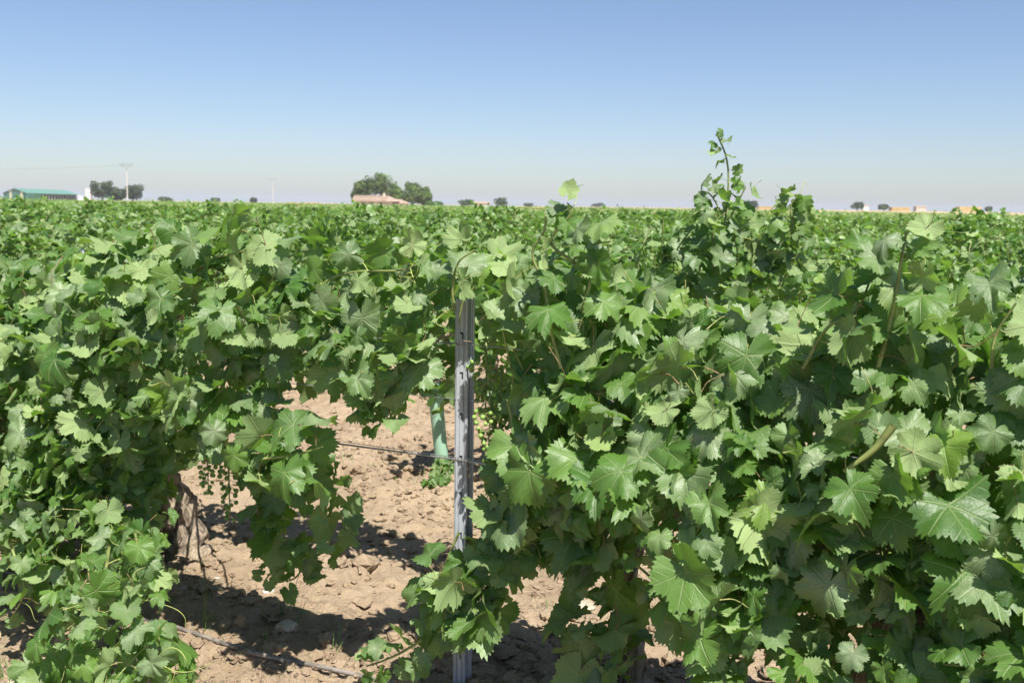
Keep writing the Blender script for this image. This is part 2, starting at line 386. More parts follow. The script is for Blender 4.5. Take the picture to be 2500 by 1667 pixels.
# ------------------------------------------------------------------ vine leaves
def leaf_outline(th, jit):
    a = abs(th)
    lobes = [(0, 1.0, 35), (50, 0.95, 34), (104, 0.89, 38), (148, 0.76, 32)]
    r = 0.0
    for c, h, w in lobes:
        d = abs(math.degrees(a) - c) / w
        r = max(r, h * (1 - 0.25 * min(1.3, d) ** 1.9))
    if math.degrees(a) > 162: r *= max(0.16, 1 - (math.degrees(a) - 162) / 20)
    return r * 0.56
def make_leaf(seed, N, rings, petiole=True, far=False):
    rd = random.Random(seed)
    fold = rd.choice([0.10, 0.25, 0.5, 0.85, -0.2, 0.35, 0.65]); curl = rd.uniform(-0.25, 0.95); wav = rd.uniform(0.035, 0.13); ph = rd.uniform(0, 6)
    tw = rd.uniform(-0.35, 0.35); asym = rd.uniform(-0.07, 0.07); puck = rd.uniform(0.02, 0.055)
    deep = rd.choice([-0.06, -0.02, 0.02, 0.10, 0.18]); tipc = rd.uniform(0.0, 0.5); side = rd.uniform(-0.3, 0.3)
    def bend(x, y):
        r2 = x * x + y * y; th = math.atan2(x, y)
        z = fold * abs(x) * (0.9 if x > 0 else 1.0) * 0.8 - curl * r2 * 0.9
        z += wav * math.sin(3 * th + ph) * min(1, r2 * 4) + 0.5 * wav * math.sin(7 * th + ph * 2) * min(1, r2 * 4)
        z += puck * (1 - abs(math.cos(th * 3.45))) * min(1, r2 * 6) + tw * x * y * 1.2 + side * x * abs(x)
        if y > 0.15: z -= tipc * (y - 0.15) ** 2 * 1.6
        return Vector((x * (1 - 0.25 * abs(fold)), y, z))
    out = []
    for i in range(N):
        th = -math.pi + 2 * math.pi * (i + 0.5) / N
        r = leaf_outline(th, 0)
        a = math.degrees(abs(th))
        for sc in (25, 77):
            r *= 1 - (deep + 0.06) * math.exp(-((a - sc) / 7.5) ** 2)
        if N >= 40: r *= (1.04 if i % 2 == 0 else 0.93) * rd.uniform(0.965, 1.03)
        r *= 1 + asym * (1 if th > 0 else -1)
        out.append((r * math.sin(th), r * math.cos(th)))
    vs = [(0, 0)]; fs = []; prev = None
    for ri, fr in enumerate(rings):
        n = N // 2 if ri < len(rings) - 1 and N >= 40 else N
        base = len(vs)
        for i in range(n):
            if n == N: x, y = out[i]
            else:
                x = (out[2 * i][0] + out[2 * i + 1][0]) / 2; y = (out[2 * i][1] + out[2 * i + 1][1]) / 2
            vs.append((x * fr, y * fr))
        if prev is None:
            for i in range(n): fs.append((0, base + (i + 1) % n, base + i))
        else:
            pb, pn = prev
            if pn == n:
                for i in range(n):
                    j = (i + 1) % n; fs.append((pb + i, pb + j, base + j)); fs.append((pb + i, base + j, base + i))
            else:
                for i in range(pn):
                    j = (i + 1) % pn; a0, a1, a2 = base + 2 * i, base + 2 * i + 1, base + (2 * i + 2) % n
                    fs.append((pb + i, a1, a0)); fs.append((pb + i, pb + j, a1)); fs.append((pb + j, a2, a1))
        prev = (base, n)
    V = [bend(x, y) for x, y in vs]; co = [(x, y, 0.0) for x, y in vs]
    nb = len(fs)
    mi = [0] * nb
    if petiole:
        L = rd.uniform(0.5, 0.8); mb = MB()
        p1 = Vector((0, -0.30 * L, -0.25 * L)); p2 = Vector((rd.uniform(-.1, .1), -0.45 * L, -0.8 * L))
        mb.tube(smooth_path([Vector((0, 0.0, 0.002)), p1, p2], 3), [0.013, 0.010, 0.009, 0.009, 0.009, 0.010, 0.013], 4, cap=False)
        b = len(V); V += [Vector(v) for v in mb.v]; co += [(9, 9, 0)] * len(mb.v)
        for f in mb.f: fs.append(tuple(i + b for i in f)); mi.append(1)
    return V, fs, mi, co
def leaf_mesh(name, seed, N, rings, petiole, mats):
    V, fs, mi, co = make_leaf(seed, N, rings, petiole)
    fs = [f[::-1] for f in fs]
    me = bpy.data.meshes.new(name); me.from_pydata(V, [], fs); me.update()
    a = me.attributes.new('leafco', 'FLOAT_VECTOR', 'POINT'); a.data.foreach_set('vector', np.array(co, np.float32).ravel())
    for m in mats: me.materials.append(m)
    me.polygons.foreach_set('material_index', mi); me.polygons.foreach_set('use_smooth', [True] * len(fs))
    if me.polygons[0].normal.z < 0: me.flip_normals()
    return me
NV = 16
LEAF_HI = [leaf_mesh("leaf_blade", 100 + i, 80, (0.35, 0.72, 1.0), True, [M_LEAF, M_PETR if i % 3 == 0 else M_PET]) for i in range(NV)]
LEAF_MID = [leaf_mesh("leaf_blade_plain", 200 + i, 40, (0.5, 1.0), True, [M_LEAF, M_PET]) for i in range(10)]
def arr_leaf(seed, N, rings):
    V, fs, mi, co = make_leaf(seed, N, rings, False)
    fs = np.array(fs); V = np.array([tuple(v) for v in V]); co = np.array(co)
    a, b, c = V[fs[0][0]], V[fs[0][1]], V[fs[0][2]]
    if np.cross(b - a, c - a)[2] < 0: fs = fs[:, ::-1]
    return V, fs, co
ARR_MID = [arr_leaf(300 + i, 40, (0.5, 1.0)) for i in range(8)]
ARR_LOW = [arr_leaf(400 + i, 11, (1.0,)) for i in range(8)]
def leaf_matrix(pos, nrm, tip, size):
    z = nrm.normalized(); y = (tip - z * tip.dot(z))
    if y.length < 1e-3: y = z.orthogonal()
    y.normalize(); x = y.cross(z)
    return Matrix.Translation(pos) @ Matrix((x, y, z)).transposed().to_4x4() @ Matrix.Scale(size, 4)
def merged_leaves(name, mats44, lib, mat):
    vs = []; fs = []; at = []; b = 0
    for M in mats44:
        V, Fc, co = random.choice(lib); A = np.array(M)
        vs.append(V @ A[:3, :3].T + A[:3, 3]); fs.append(Fc + b)
        c = co.copy(); c[:, 2] = random.random(); at.append(c); b += len(V)
    return np_mesh(name, np.concatenate(vs), np.concatenate(fs), mat, True, np.concatenate(at))
def rv(s=1.0): return Vector((random.gauss(0, s), random.gauss(0, s), random.gauss(0, s)))
DOWN = Vector((0, 0, -1)); UP = Vector((0, 0, 1))
def leaf_pose(outward, droop=1.0, under=0.16, wild=0.42):
    n = outward * 0.75 + UP * 0.66 + rv(wild)
    if random.random() < under: n = -n * 0.8 + UP * random.uniform(-0.9, 0.3) + rv(0.35)
    tip = DOWN * droop + outward * 0.35 + rv(0.55)
    return n.normalized(), tip
# ---- curly tendril and cane helpers
def tendril_pts(p, d, L, curl):
    pts = [Vector(p)]; dirv = Vector(d).normalized(); ax = rv().normalized(); n = 14
    for i in range(n):
        dirv = (Matrix.Rotation(curl * (0.15 + (i / n) ** 1.5 * 1.2), 3, ax) @ dirv).normalized()
        pts.append(pts[-1] + dirv * (L / n))
    return pts

class Vine:
    def __init__(s, base): s.base = base; s.leaves = []; s.canes = []; s.tend = []; s.bunch = []; s.drytend = []
def shoot(v, pts, n, s0, s1, r=0.0035, out=None, under=0.2, start=0.08, wild=0.5, tends=0.25, pet=0.55):
    """a cane along pts carrying n alternating leaves; sizes go from s0 at its foot to s1 at its tip"""
    P = smooth_path(pts, 6); v.canes.append((P, r))
    m = len(P) - 1; sgn = 1
    for i in range(n):
        t = start + (1 - start) * (i + random.uniform(-0.2, 0.2)) / max(1, n - 1) if n > 1 else 0.9
        t = min(max(t, 0), 1); k = min(int(t * m), m - 1); p = P[k].lerp(P[k + 1], t * m - k)
        tg = (P[k + 1] - P[k]).normalized(); o = out if out is not None else -RN
        sd_ = tg.cross(o); sd_ = sd_.normalized() if sd_.length > 0.05 else rv().normalized()
        size = s0 + (s1 - s0) * t; size *= random.uniform(0.8, 1.15)
        d = (sd_ * sgn + o * random.uniform(-0.1, 0.9) + UP * 0.25 + rv(0.25)).normalized()
        pos = p + d * size * pet; sgn = -sgn
        n_, tip = leaf_pose((o * 0.6 + d * 0.6).normalized(), 0.9, under, wild)
        tip = tip + d * 0.7
        v.leaves.append((pos, n_, tip, size, p))
        if random.random() < tends: v.tend.append(tendril_pts(p, -d + rv(0.4), random.uniform(0.08, 0.2), random.uniform(0.3, 0.8)))

# ------------------------------------------------------------------ front row: envelope polygons (photo px -> row plane metres)
def rowpoly(pts, k=0, off=0.08): return [on_row(x, y, k, off)[:2] for x, y in pts]
def inside(p, poly):
    x, y = p; c = False; n = len(poly)
    for i in range(n):
        x1, y1 = poly[i]; x2, y2 = poly[(i + 1) % n]
        if (y1 > y) != (y2 > y) and x < (x2 - x1) * (y - y1) / (y2 - y1) + x1: c = not c
    return c
def edge_dist(p, poly):
    px, py = p; b = 9
    for i in range(len(poly)):
        x1, y1 = poly[i]; x2, y2 = poly[(i + 1) % len(poly)]; dx, dy = x2 - x1, y2 - y1
        t = max(0, min(1, ((px - x1) * dx + (py - y1) * dy) / (dx * dx + dy * dy + 1e-9)))
        b = min(b, math.hypot(px - x1 - t * dx, py - y1 - t * dy))
    return b
BODY = rowpoly([(-260, 640), (0, 655), (90, 650), (200, 635), (310, 600), (390, 560), (450, 555), (560, 565), (660, 590), (740, 640), (820, 665),
    (900, 680), (980, 690), (1060, 655), (1110, 615), (1200, 615), (1300, 640), (1380, 640), (1460, 640), (1540, 690), (1640, 745), (1800, 750), (1900, 765), (2010, 760),
    (2110, 690), (2200, 650), (2290, 690), (2380, 740), (2600, 770), (2900, 790), (2900, 2000), (2000, 2000), (1930, 1650), (1700, 1600),
    (1640, 1420), (1560, 1330), (1400, 1330), (1290, 1370), (1250, 1470), (1190, 1530), (1110, 1480), (1090, 1380), (1150, 1280),
    (1180, 1150), (1175, 1040), (1165, 930), (1130, 860), (1100, 880), (1060, 930), (1000, 1010), (950, 1050), (920, 990),
    (870, 930), (790, 890), (740, 900), (770, 960), (840, 1040), (830, 1100), (760, 1170), (680, 1170), (620, 1130),
    (560, 1090), (500, 1120), (440, 1200), (440, 1290), (400, 1330), (300, 1330), (100, 1290), (0, 1280), (-260, 1300)])
LOBE = rowpoly([(640, 1120), (800, 1120), (835, 1240), (830, 1330), (760, 1400), (700, 1380), (650, 1300)], 0, 0.0)
LOWL = rowpoly([(-100, 1240), (110, 1250), (400, 1260), (390, 1420), (350, 1500), (250, 1510), (110, 1480), (60, 1400), (-100, 1440)], 0, 0.40)
LOWL2 = rowpoly([(190, 1400), (350, 1420), (370, 1540), (400, 1600), (410, 1800), (80, 1800), (110, 1560), (200, 1520)], 0, 0.92)
HANG = rowpoly([(1390, 1340), (1530, 1340), (1520, 1480), (1560, 1620), (1540, 1800), (1400, 1800), (1370, 1640), (1390, 1500)], 0, 0.0)
LOWR = rowpoly([(1600, 1500), (1750, 1560), (1800, 1700), (1900, 1800), (1900, 1980), (1600, 1980), (1560, 1700)], 0, 0.12)
VS = [-2.75, -1.95, -1.12, 0.38, 1.14, 1.92]           # trunk positions along the front row
vines = [Vine(rp(0, s, 0, 0)) for s in VS]
vines[2].base = on_ground(478, 1348)
vines[3].base = rp(0, 0.40, -0.32, 0)
for v in vines: v.base.z = gz(v.base) - 0.01
def own(s): return min(range(len(VS)), key=lambda i: abs(VS[i] - s))
grid = {}
def too_close(p, dmin):
    k = (int(p.x // 0.06), int(p.y // 0.06), int(p.z // 0.06))
    for a in (-1, 0, 1):
        for b in (-1, 0, 1):
            for c in (-1, 0, 1):
                for q in grid.get((k[0] + a, k[1] + b, k[2] + c), ()):
                    if (q - p).length < dmin: return True
    grid.setdefault(k, []).append(p); return False
def fill(poly, per_m2, tmax, scale=1.0, back=0.28, coff=0.0, under=0.17, dmin=0.040, force=None):
    xs = [p[0] for p in poly]; ys = [p[1] for p in poly]
    A = 0.5 * abs(sum(poly[i][0] * poly[(i + 1) % len(poly)][1] - poly[(i + 1) % len(poly)][0] * poly[i][1] for i in range(len(poly))))
    n = int(A * per_m2); c = 0; tries = 0
    while c < n and tries < n * 25:
        tries += 1
        p = (random.uniform(min(xs), max(xs)), random.uniform(min(ys), max(ys)))
        if not inside(p, poly): continue
        e = edge_dist(p, poly)
        lump = float(vnoise(np.array(p[0] * 3.1), np.array(p[1] * 3.1), 21)) - 0.5
        T = min(tmax, 0.05 + 0.95 * e) * (1 + 0.7 * lump)
        u = random.random()
        if u < back: off = -T * random.uniform(0.5, 1.0)
        elif u < back + 0.24: off = T * random.uniform(-0.4, 0.6)
        else: off = T * random.uniform(0.62, 1.05)
        if tmax > 0.2 and -1.35 < p[0] < 0.02:
            off = -random.uniform(0.54, 0.78) if (random.random() < 0.42 and p[1] > 0.78) else 0.17 + min(0.22, 0.02 + e) * random.uniform(0.1, 1.0)
        if tmax > 0.2 and off > 0 and (p[0] > 0.62 or p[0] < -1.35): off += 0.30 * max(0.0, 1.12 - p[1])
        elif tmax > 0.2 and off > 0 and p[0] > 0.06: off += 0.20 * max(0.0, 1.12 - p[1])
        if rp(0, p[0], coff + off).z + p[1] < 0.05: continue
        P = rp(0, p[0], coff + off, p[1])
        if too_close(P, dmin): continue
        o = (-RN * (1 if off > 0 else -1) * (0.9 if abs(off) > 0.1 else 0.5) + rv(0.2)).normalized()
        nrm, tip = leaf_pose(o, 1.0, under, 0.52)
        size = scale * min(0.17 if p[0] > 0.3 else 0.14, max(0.055, random.lognormvariate(math.log(0.089 + 0.004 * max(-1, min(1, p[0]))), 0.40)))
        vines[own(p[0]) if force is None else force].leaves.append((P, nrm, tip, size, None)); c += 1
fill(BODY, 1120, 0.27, under=0.30, dmin=0.034)
fill(rowpoly([(-200, 700), (300, 690), (560, 700), (720, 780), (700, 900), (640, 1040), (440, 1120), (200, 1180), (-200, 1180)], 0, -0.6), 330, 0.12, coff=-0.64, under=0.1)
fill(LOBE, 650, 0.09, 1.0, 0.3, 0.0, 0.2, force=2)
fill(LOWL, 520, 0.10, 0.85, 0.3, 0.40)
fill(LOWL2, 620, 0.12, 0.85, 0.3, 0.92, dmin=0.034, force=1)
fill(HANG, 560, 0.09, 1.0, 0.3, -0.04, force=3)
fill(LOWR, 420, 0.12, 0.95, 0.3, 0.06)

def W(px, py, off=0.1, k=0): return on_row(px, py, k, off)[2]
sh = lambda vi, pts, n, s0, s1, off=0.15, k=0, **kw: shoot(vines[vi], [W(x, y, off + (0.12 if vi == 2 and off > 0.04 else 0), k) for x, y in pts], n, s0, s1, **kw)
# shoots that stand out of or hang from the front row
sh(3, [(1370, 900), (1345, 800), (1330, 700), (1300, 620), (1330, 560), (1330, 510)], 13, 0.12, 0.07, 0.2, r=0.0042)
sh(3, [(1420, 760), (1440, 680), (1400, 640), (1440, 600), (1490, 590)], 8, 0.11, 0.09, 0.15)
sh(3, [(1400, 640), (1345, 590), (1395, 520), (1385, 495)], 5, 0.08, 0.06, 0.2)
sh(3, [(1110, 760), (1105, 700), (1120, 640), (1160, 610)], 7, 0.11, 0.09, 0.15)
sh(3, [(1160, 700), (1130, 740), (1120, 790)], 5, 0.09, 0.075, 0.1)
sh(4, [(2140, 910), (2170, 800), (2190, 705), (2200, 635), (2213, 565)], 11, 0.12, 0.075, 0.22, r=0.0045, under=0.25)
sh(4, [(1960, 900), (2020, 800), (2090, 760), (2140, 640)], 8, 0.13, 0.09, 0.2)
sh(5, [(2420, 900), (2430, 820), (2480, 740)], 6, 0.13, 0.10, 0.2)
sh(1, [(370, 960), (400, 800), (380, 690), (400, 600), (440, 540)], 12, 0.12, 0.07, 0.1, r=0.0045)
sh(1, [(360, 900), (320, 840), (270, 770), (215, 705)], 8, 0.14, 0.09, 0.3, r=0.006)
sh(2, [(480, 660), (530, 630), (600, 610), (620, 575)], 8, 0.11, 0.13, 0.12, r=0.0045, under=0.5)
sh(2, [(620, 760), (660, 690), (690, 640), (720, 620)], 6, 0.11, 0.08, 0.1)
sh(2, [(700, 800), (780, 700), (860, 665), (980, 660), (1020, 640)], 12, 0.12, 0.08, 0.1, tends=0.8)
sh(0, [(60, 800), (50, 720), (60, 650)], 6, 0.12, 0.08, 0.15)
sh(1, [(180, 780), (200, 680), (200, 620)], 6, 0.12, 0.08, 0.1)
shoot(vines[1], [W(280, 1200, 0.2), W(265, 1350, 0.5), W(240, 1480, 0.8), W(215, 1580, 0.9), W(190, 1700, 0.95)], 18, 0.10, 0.065, r=0.005, under=0.3)
sh(1, [(330, 1300), (350, 1400), (380, 1470)], 9, 0.09, 0.06, 0.5)
sh(1, [(300, 1480), (350, 1550), (370, 1630), (330, 1720)], 14, 0.09, 0.065, 0.95, under=0.3)
sh(0, [(30, 1340), (60, 1440), (20, 1520)], 7, 0.09, 0.06, 0.5)
sh(2, [(700, 1330), (665, 1390), (645, 1420)], 5, 0.08, 0.055, 0.0, under=0.3)
sh(2, [(760, 1330), (730, 1400), (700, 1420)], 4, 0.09, 0.07, 0.0)
sh(3, [(1130, 1420), (1080, 1520), (1000, 1580), (940, 1610), (895, 1625)], 15, 0.11, 0.055, 0.18, r=0.004, wild=0.6)
sh(3, [(1120, 1300), (1080, 1400), (1070, 1480), (1100, 1560)], 8, 0.10, 0.11, 0.16)
sh(3, [(1220, 1400), (1160, 1470), (1130, 1560)], 7, 0.14, 0.12, 0.14)
sh(3, [(1520, 1350), (1600, 1420), (1640, 1480)], 6, 0.09, 0.07, 0.12)
sh(4, [(2180, 1040), (2130, 1100), (2060, 1150)], 6, 0.12, 0.10, 0.36, r=0.007)
sh(4, [(1800, 1450), (1760, 1560), (1740, 1680)], 9, 0.11, 0.08, 0.25)
sh(5, [(2440, 1560), (2380, 1620), (2300, 1620)], 5, 0.10, 0.08, 0.36)
sh(2, [(880, 820), (920, 900), (950, 1000), (960, 1060)], 9, 0.11, 0.10, 0.08)
sh(2, [(640, 1120), (720, 1110), (790, 1090)], 6, 0.14, 0.13, 0.22)

# ------------------------------------------------------------------ wood
def gnarly_trunk(mb, base, height, r, seed, lean=(0, 0), arms=3, seg=14):
    rd = random.Random(seed); pts = []; rad = []; n = 16; p = Vector(base)
    for i in range(n + 1):
        t = i / n
        w = Vector((math.sin(t * 5 + seed) * 0.02 + lean[0] * t, math.cos(t * 4 + seed * 2) * 0.018 + lean[1] * t, height * t))
        pts.append(Vector(base) + w); rad.append(r * (1.15 - 0.35 * t + (0.45 * max(0, t - 0.75)) + 0.5 * max(0, 0.12 - t) * 4))
    mb.tube(pts, rad, seg, rough=0.55)
    head = pts[-1]
    for a in range(arms):
        an = rd.uniform(-0.5, 0.5) + (0 if a % 2 else math.pi)
        d = RD * math.cos(an) + RN * math.sin(an) * 0.5
        L = rd.uniform(0.16, 0.34)
        q = [head - Vector((0, 0, 0.03)), head + d * L * 0.4 + UP * 0.03, head + d * L + UP * rd.uniform(0.05, 0.14)]
        q = smooth_path(q, 4); mb.tube(q, [r * 0.7 * (1 - 0.6 * i / len(q)) for i in range(len(q))], 8, rough=0.45)
    return head

# grape bunch: one mesh of berries and stalks
def bunch_mesh(seed, n=46, L=0.15, loose=False):
    rd = random.Random(seed); mb = MB(); V, Fc = IC1
    mb.tube([(0, 0, 0.05), (0.004, 0, 0), (0, 0.003, -L * 0.5), (0, 0, -L * 0.95)], [0.003, 0.003, 0.002, 0.0015], 4, 1)
    done = []
    for i in range(n * 3):
        if len(done) >= n: break
        t = rd.random(); z = -L * t; w = (0.036 if not loose else 0.030) * (1 - 0.72 * t) * (1.25 if t < 0.3 else 1)
        an = rd.uniform(0, 6.28); rr = w * rd.uniform(0.5, 1.0) + 0.006; p = Vector((math.cos(an) * rr, math.sin(an) * rr, z))
        if any((p - q).length < 0.0115 for q in done): continue
        done.append(p); s = rd.uniform(0.0058, 0.0078)
        mb.add([tuple(p + Vector(a) * s) for a in V], [tuple(f) for f in Fc], 0)
        mb.tube([p * 0.97, Vector((0, 0, z + 0.012))], 0.0009, 3, 1, cap=False)
    return mb.mesh("grape_bunch", [M_GRAPE, M_CANE], True)
BUNCH = [bunch_mesh(i) for i in range(3)] + [bunch_mesh(9, 34, 0.17, True)]
bl = [(1, 285, 900, 0.17, 0, 1.25), (1, 322, 925, 0.13, 1, 1.25), (1, 70, 885, 0.15, 2, 1.0), (0, 30, 930, 0.2, 0, 1.0), (1, 420, 900, 0.2, 1, 1.1), (2, 505, 1095, 0.14, 2, 1.0),
      (2, 560, 1130, 0.03, 3, 1.15), (3, 1186, 880, -0.03, 0, 1.1), (3, 1222, 950, 0.0, 1, 1.2), (3, 1195, 1000, 0.06, 2, 1.0),
      (5, 2400, 1120, 0.12, 0, 1.1), (4, 2150, 1300, 0.1, 1, 1.2), (4, 2190, 1600, 0.1, 2, 1.2), (2, 640, 960, 0.05, 0, 1.0)]
for vi, px, py, off, m, sc in bl: vines[vi].bunch.append((W(px, py, off), m, sc))
# clear leaves directly in front of a few bunches so that they show
eye = EYE
def clear_before(pt, rad):
    d = (pt - eye).normalized()
    for v in vines:
        v.leaves = [L for L in v.leaves if not ((L[0] - eye).dot(d) < (pt - eye).length + 0.03 and ((L[0] - eye) - d * (L[0] - eye).dot(d)).length < rad)]
for vi, px, py, off, m, sc in bl[:3] + bl[6:9]: clear_before(W(px, py + 30, off), 0.036)
# free view to the steel post between its top leaves and the bottom of the frame
for py in range(835, 1330, 30): clear_before(W(1122, py, 0.02), 0.062)
for py in range(985, 1180, 20): clear_before(W(1068, py, -0.4), 0.062)
for px, py, r in ((1300, 1480, .05), (1300, 1560, .07), (1265, 1620, .06), (1335, 1640, .05), (1590, 1385, .035), (1560, 1315, .025), (1630, 1340, .02), (1610, 1560, .05), (1590, 1640, .05), (1575, 1500, .035),
                  (1835, 1600, .035), (1850, 1650, .05), (1690, 1645, .04), (1660, 1600, .03), (1525, 1400, .03), (2080, 1655, .02), (560, 1195, .05), (520, 1240, .05), (600, 1250, .03), (780, 930, .03), (835, 945, .03), (900, 1110, .05), (960, 1130, .05), (760, 1010, .02)):
    clear_before(W(px, py, -0.35), r)
def clear_sun(pt, rad):
    for v in vines:
        v.leaves = [L for L in v.leaves if not (0 < (L[0] - pt).dot(sd) < 1.6 and ((L[0] - pt) - sd * (L[0] - pt).dot(sd)).length < rad)]
for py in range(900, 1420, 30): clear_sun(W(1122, py, 0.02), 0.050)

FRONT_LABELS = ["grapevine at the far left edge of the frame, trailing shoots down to the drip hose",
    "bushy grapevine at the left with green grape bunches and shoots hanging down to the ground",
    "grapevine with a pale gnarled trunk and a drooping dark lobe, left of the steel post",
    "large grapevine directly right of the steel post, a low shoot reaching left past the post",
    "big-leaved grapevine in the right foreground with one shoot rising above the field line",
    "grapevine at the right edge of the frame with very large dusty leaves"]
for i, v in enumerate(vines):
    root = empty("grape_vine", v.base); T = Matrix.Translation(-v.base)
    tag(root, FRONT_LABELS[i], "grapevine", "grapevines of the front row")
    mb = MB()
    if i == 2: gnarly_trunk(mb, (0, 0, 0), 0.40, 0.074, 5, (-0.16, -0.06), 3, 24)
    else: gnarly_trunk(mb, (0, 0, 0), 0.52, 0.036, i + 11, (0.03, 0.0), 4)
    mb.build("trunk", M_BARK, root, True)
    hub = v.base + UP * 0.55
    for c in range(7):            # canes inside the canopy
        s = VS[i] + random.uniform(-0.45, 0.45); zt = random.uniform(0.85, 1.2)
        if i == 3 and s < 0.15: s += 0.3
        p = [hub + rv(0.03), rp(0, (s + VS[i]) / 2, random.uniform(-0.1, 0.15), 0.75), rp(0, s, random.uniform(-0.2, 0.25), zt)]
        v.canes.append((smooth_path(p, 6), 0.0045))
    for P, r in v.canes:
        m = MB(); q = [T @ p for p in P]; m.tube(q, [r * (1.25 - 0.7 * k / len(q)) for k in range(len(q))], 6, cap=False); m.build("cane", M_CANE, root, True)
    for P in v.tend:
        m = MB(); m.tube([T @ p for p in P], [0.0014 * (1 - 0.5 * k / len(P)) for k in range(len(P))], 4, cap=False)
        m.build("tendril", M_TEND, root, True)
    for p, m, sc in v.bunch:
        o = link("grape_bunch", BUNCH[m], root); o.matrix_local = T @ Matrix.Translation(p) @ Matrix.Rotation(random.uniform(0, 6), 4, 'Z') @ Matrix.Scale(sc, 4)
    def score(L):
        d = (L[0] - EYE); q = on = d.dot(fwd); x = 1250 + F * d.dot(rgt) / q; y = 833.5 - F * d.dot(upv) / q
        if q < 0.3 or x < -60 or x > 2560 or y > 1740: return -1
        offn = -(L[0] - P0).dot(RN)
        return L[3] / q * (0.55 + max(-0.35, min(0.5, offn * 1.6)))
    L = sorted(v.leaves, key=score, reverse=True)
    for pos, n, tip, size, foot in L[:300]:
        o = link("leaf", random.choice(LEAF_HI), root); o.matrix_local = T @ leaf_matrix(pos, n, tip, size)
    if len(L) > 300:
        me = merged_leaves("inner_leaves", [T @ leaf_matrix(a, b, c, d) for a, b, c, d, e in L[300:]], ARR_MID, M_LEAF)
        o = link("inner_leaves", me, root); o['kind'] = 'stuff'
    if i == 1:
        me = LEAF_HI[4].copy(); me.materials.clear(); me.materials.append(M_YEL); me.materials.append(M_PETR)
        o = link("leaf", me, root); o['label'] = "curled withered leaf, yellow and rusty orange"
        o.matrix_local = T @ leaf_matrix(W(412, 992, 0.24), Vector((0.5, -0.2, 0.8)), Vector((0.8, 0, -0.5)), 0.062)
    print("front vine", i, len(v.leaves))

# ------------------------------------------------------------------ rows behind
def generic_vine(seed, top, half, leaves, gap=0.36, tall=0):
    """leaf matrices of one hedge-trained vine in its own frame: x along the row, y away, z up"""
    rd = random.Random(seed); random.seed(seed); out = []; occ = []
    while len(out) < leaves:
        x = random.gauss(0, half * 0.62)
        if abs(x) > half * 1.35: continue
        tp = top + 0.10 * math.sin(x * 7 + seed) + 0.06 * math.sin(x * 17 + seed * 3)
        z = gap + (tp - gap) * random.random() ** 0.62
        hh = (z - gap) / (tp - gap)
        T = 0.34 * math.sqrt(max(0.05, 1 - (2 * hh - 0.85) ** 2 * 0.75)) * (1 + 0.25 * math.sin(x * 9 + z * 8 + seed))
        y = -T * random.uniform(0.5, 1.05) if random.random() < 0.66 else T * random.uniform(-0.3, 1)
        p = Vector((x, y, z))
        if any((p - q).length < 0.036 for q in occ[-40:]): continue
        occ.append(p); o = Vector((0, -1 if y < 0 else 1, 0)) * 0.65 + UP * (0.25 + max(0, hh - 0.5) * 1.3)
        n, tip = leaf_pose(o.normalized(), 0.9, 0.2, 0.5)
        out.append(leaf_matrix(p, n, tip, min(0.14, max(0.045, random.lognormvariate(math.log(0.073), 0.34)))))
    canes = []
    for c in range(3 + tall * 2):
        x0 = random.uniform(-half, half) * 0.8; h = random.uniform(0.03, 0.13) + tall * 0.1 * random.random()
        P = smooth_path([Vector((x0, 0, top - 0.3)), Vector((x0 + random.uniform(-.06, .06), -0.05, top)), Vector((x0 + random.uniform(-.15, .15), -0.05 + random.uniform(-.1, .1), top + h))], 4)
        canes.append((P, 0.0035))
        for i in range(6 + tall * 2):
            t = i / (5 + tall * 2); k = min(int(t * (len(P) - 1)), len(P) - 2); sz = 0.082 - 0.04 * t
            d = Vector((random.uniform(-1, 1), random.uniform(-1, 1), 0.3)).normalized(); n, tip = leaf_pose(-Vector((0, 1, 0)), 0.8, 0.3, 0.5)
            out.append(leaf_matrix(P[k] + d * sz * 0.5, n, tip + d, sz))
    return out, canes
ROT = math.atan2(RD.y, RD.x)
def vine_tree(seed, top, half, leaves, parts=True, tall=0, extra=None, extrac=()):
    mats, canes = generic_vine(seed, top, half, leaves, tall=tall)
    if extra: mats += extra; canes = canes + list(extrac)
    root = empty("grape_vine", (0, 0, 0), ROT)
    mb = MB(); gnarly_trunk(mb, (0, 0, 0), 0.5, 0.034, seed, (0.02, 0), 2, 8); mb.build("trunk", M_BARK, root, True)
    if parts:
        for P, r in canes:
            m = MB(); m.tube(P, r, 5, cap=False); m.build("cane", M_CANE, root, True)
        mats.sort(key=lambda M: M.translation.y - M.translation.z * 0.5 - M.to_scale().x * 2)
        np_ = min(300, parts)
        for M in mats[:np_]:
            o = link("leaf", random.choice(LEAF_MID), root); o.matrix_local = M
        if len(mats) > np_:
            o = link("inner_leaves", merged_leaves("inner_leaves", mats[np_:], ARR_LOW, M_LEAFF), root); o['kind'] = 'stuff'
    else:
        m = MB()
        for P, r in canes: m.tube(P, r, 3, cap=False)
        m.build("cane", M_CANE, root, True)
        o = link("leaves", merged_leaves("leaves", mats, ARR_LOW, M_LEAFF), root); o['kind'] = 'stuff'
    return root
KIDS = {}
def reg(root): KIDS[root.name] = list(root.children); return root
def copy_tree(root):
    r = root.copy(); col.objects.link(r)
    for ch in KIDS[root.name]:
        c = ch.copy(); col.objects.link(c); c.parent = r
    return r
def setpos(r, k, s, off=0.0, sc=1.0):
    p = rp(k, s, off); p.z = gz(p) - 0.01; r.location = p; r.scale = (1, 1, sc)

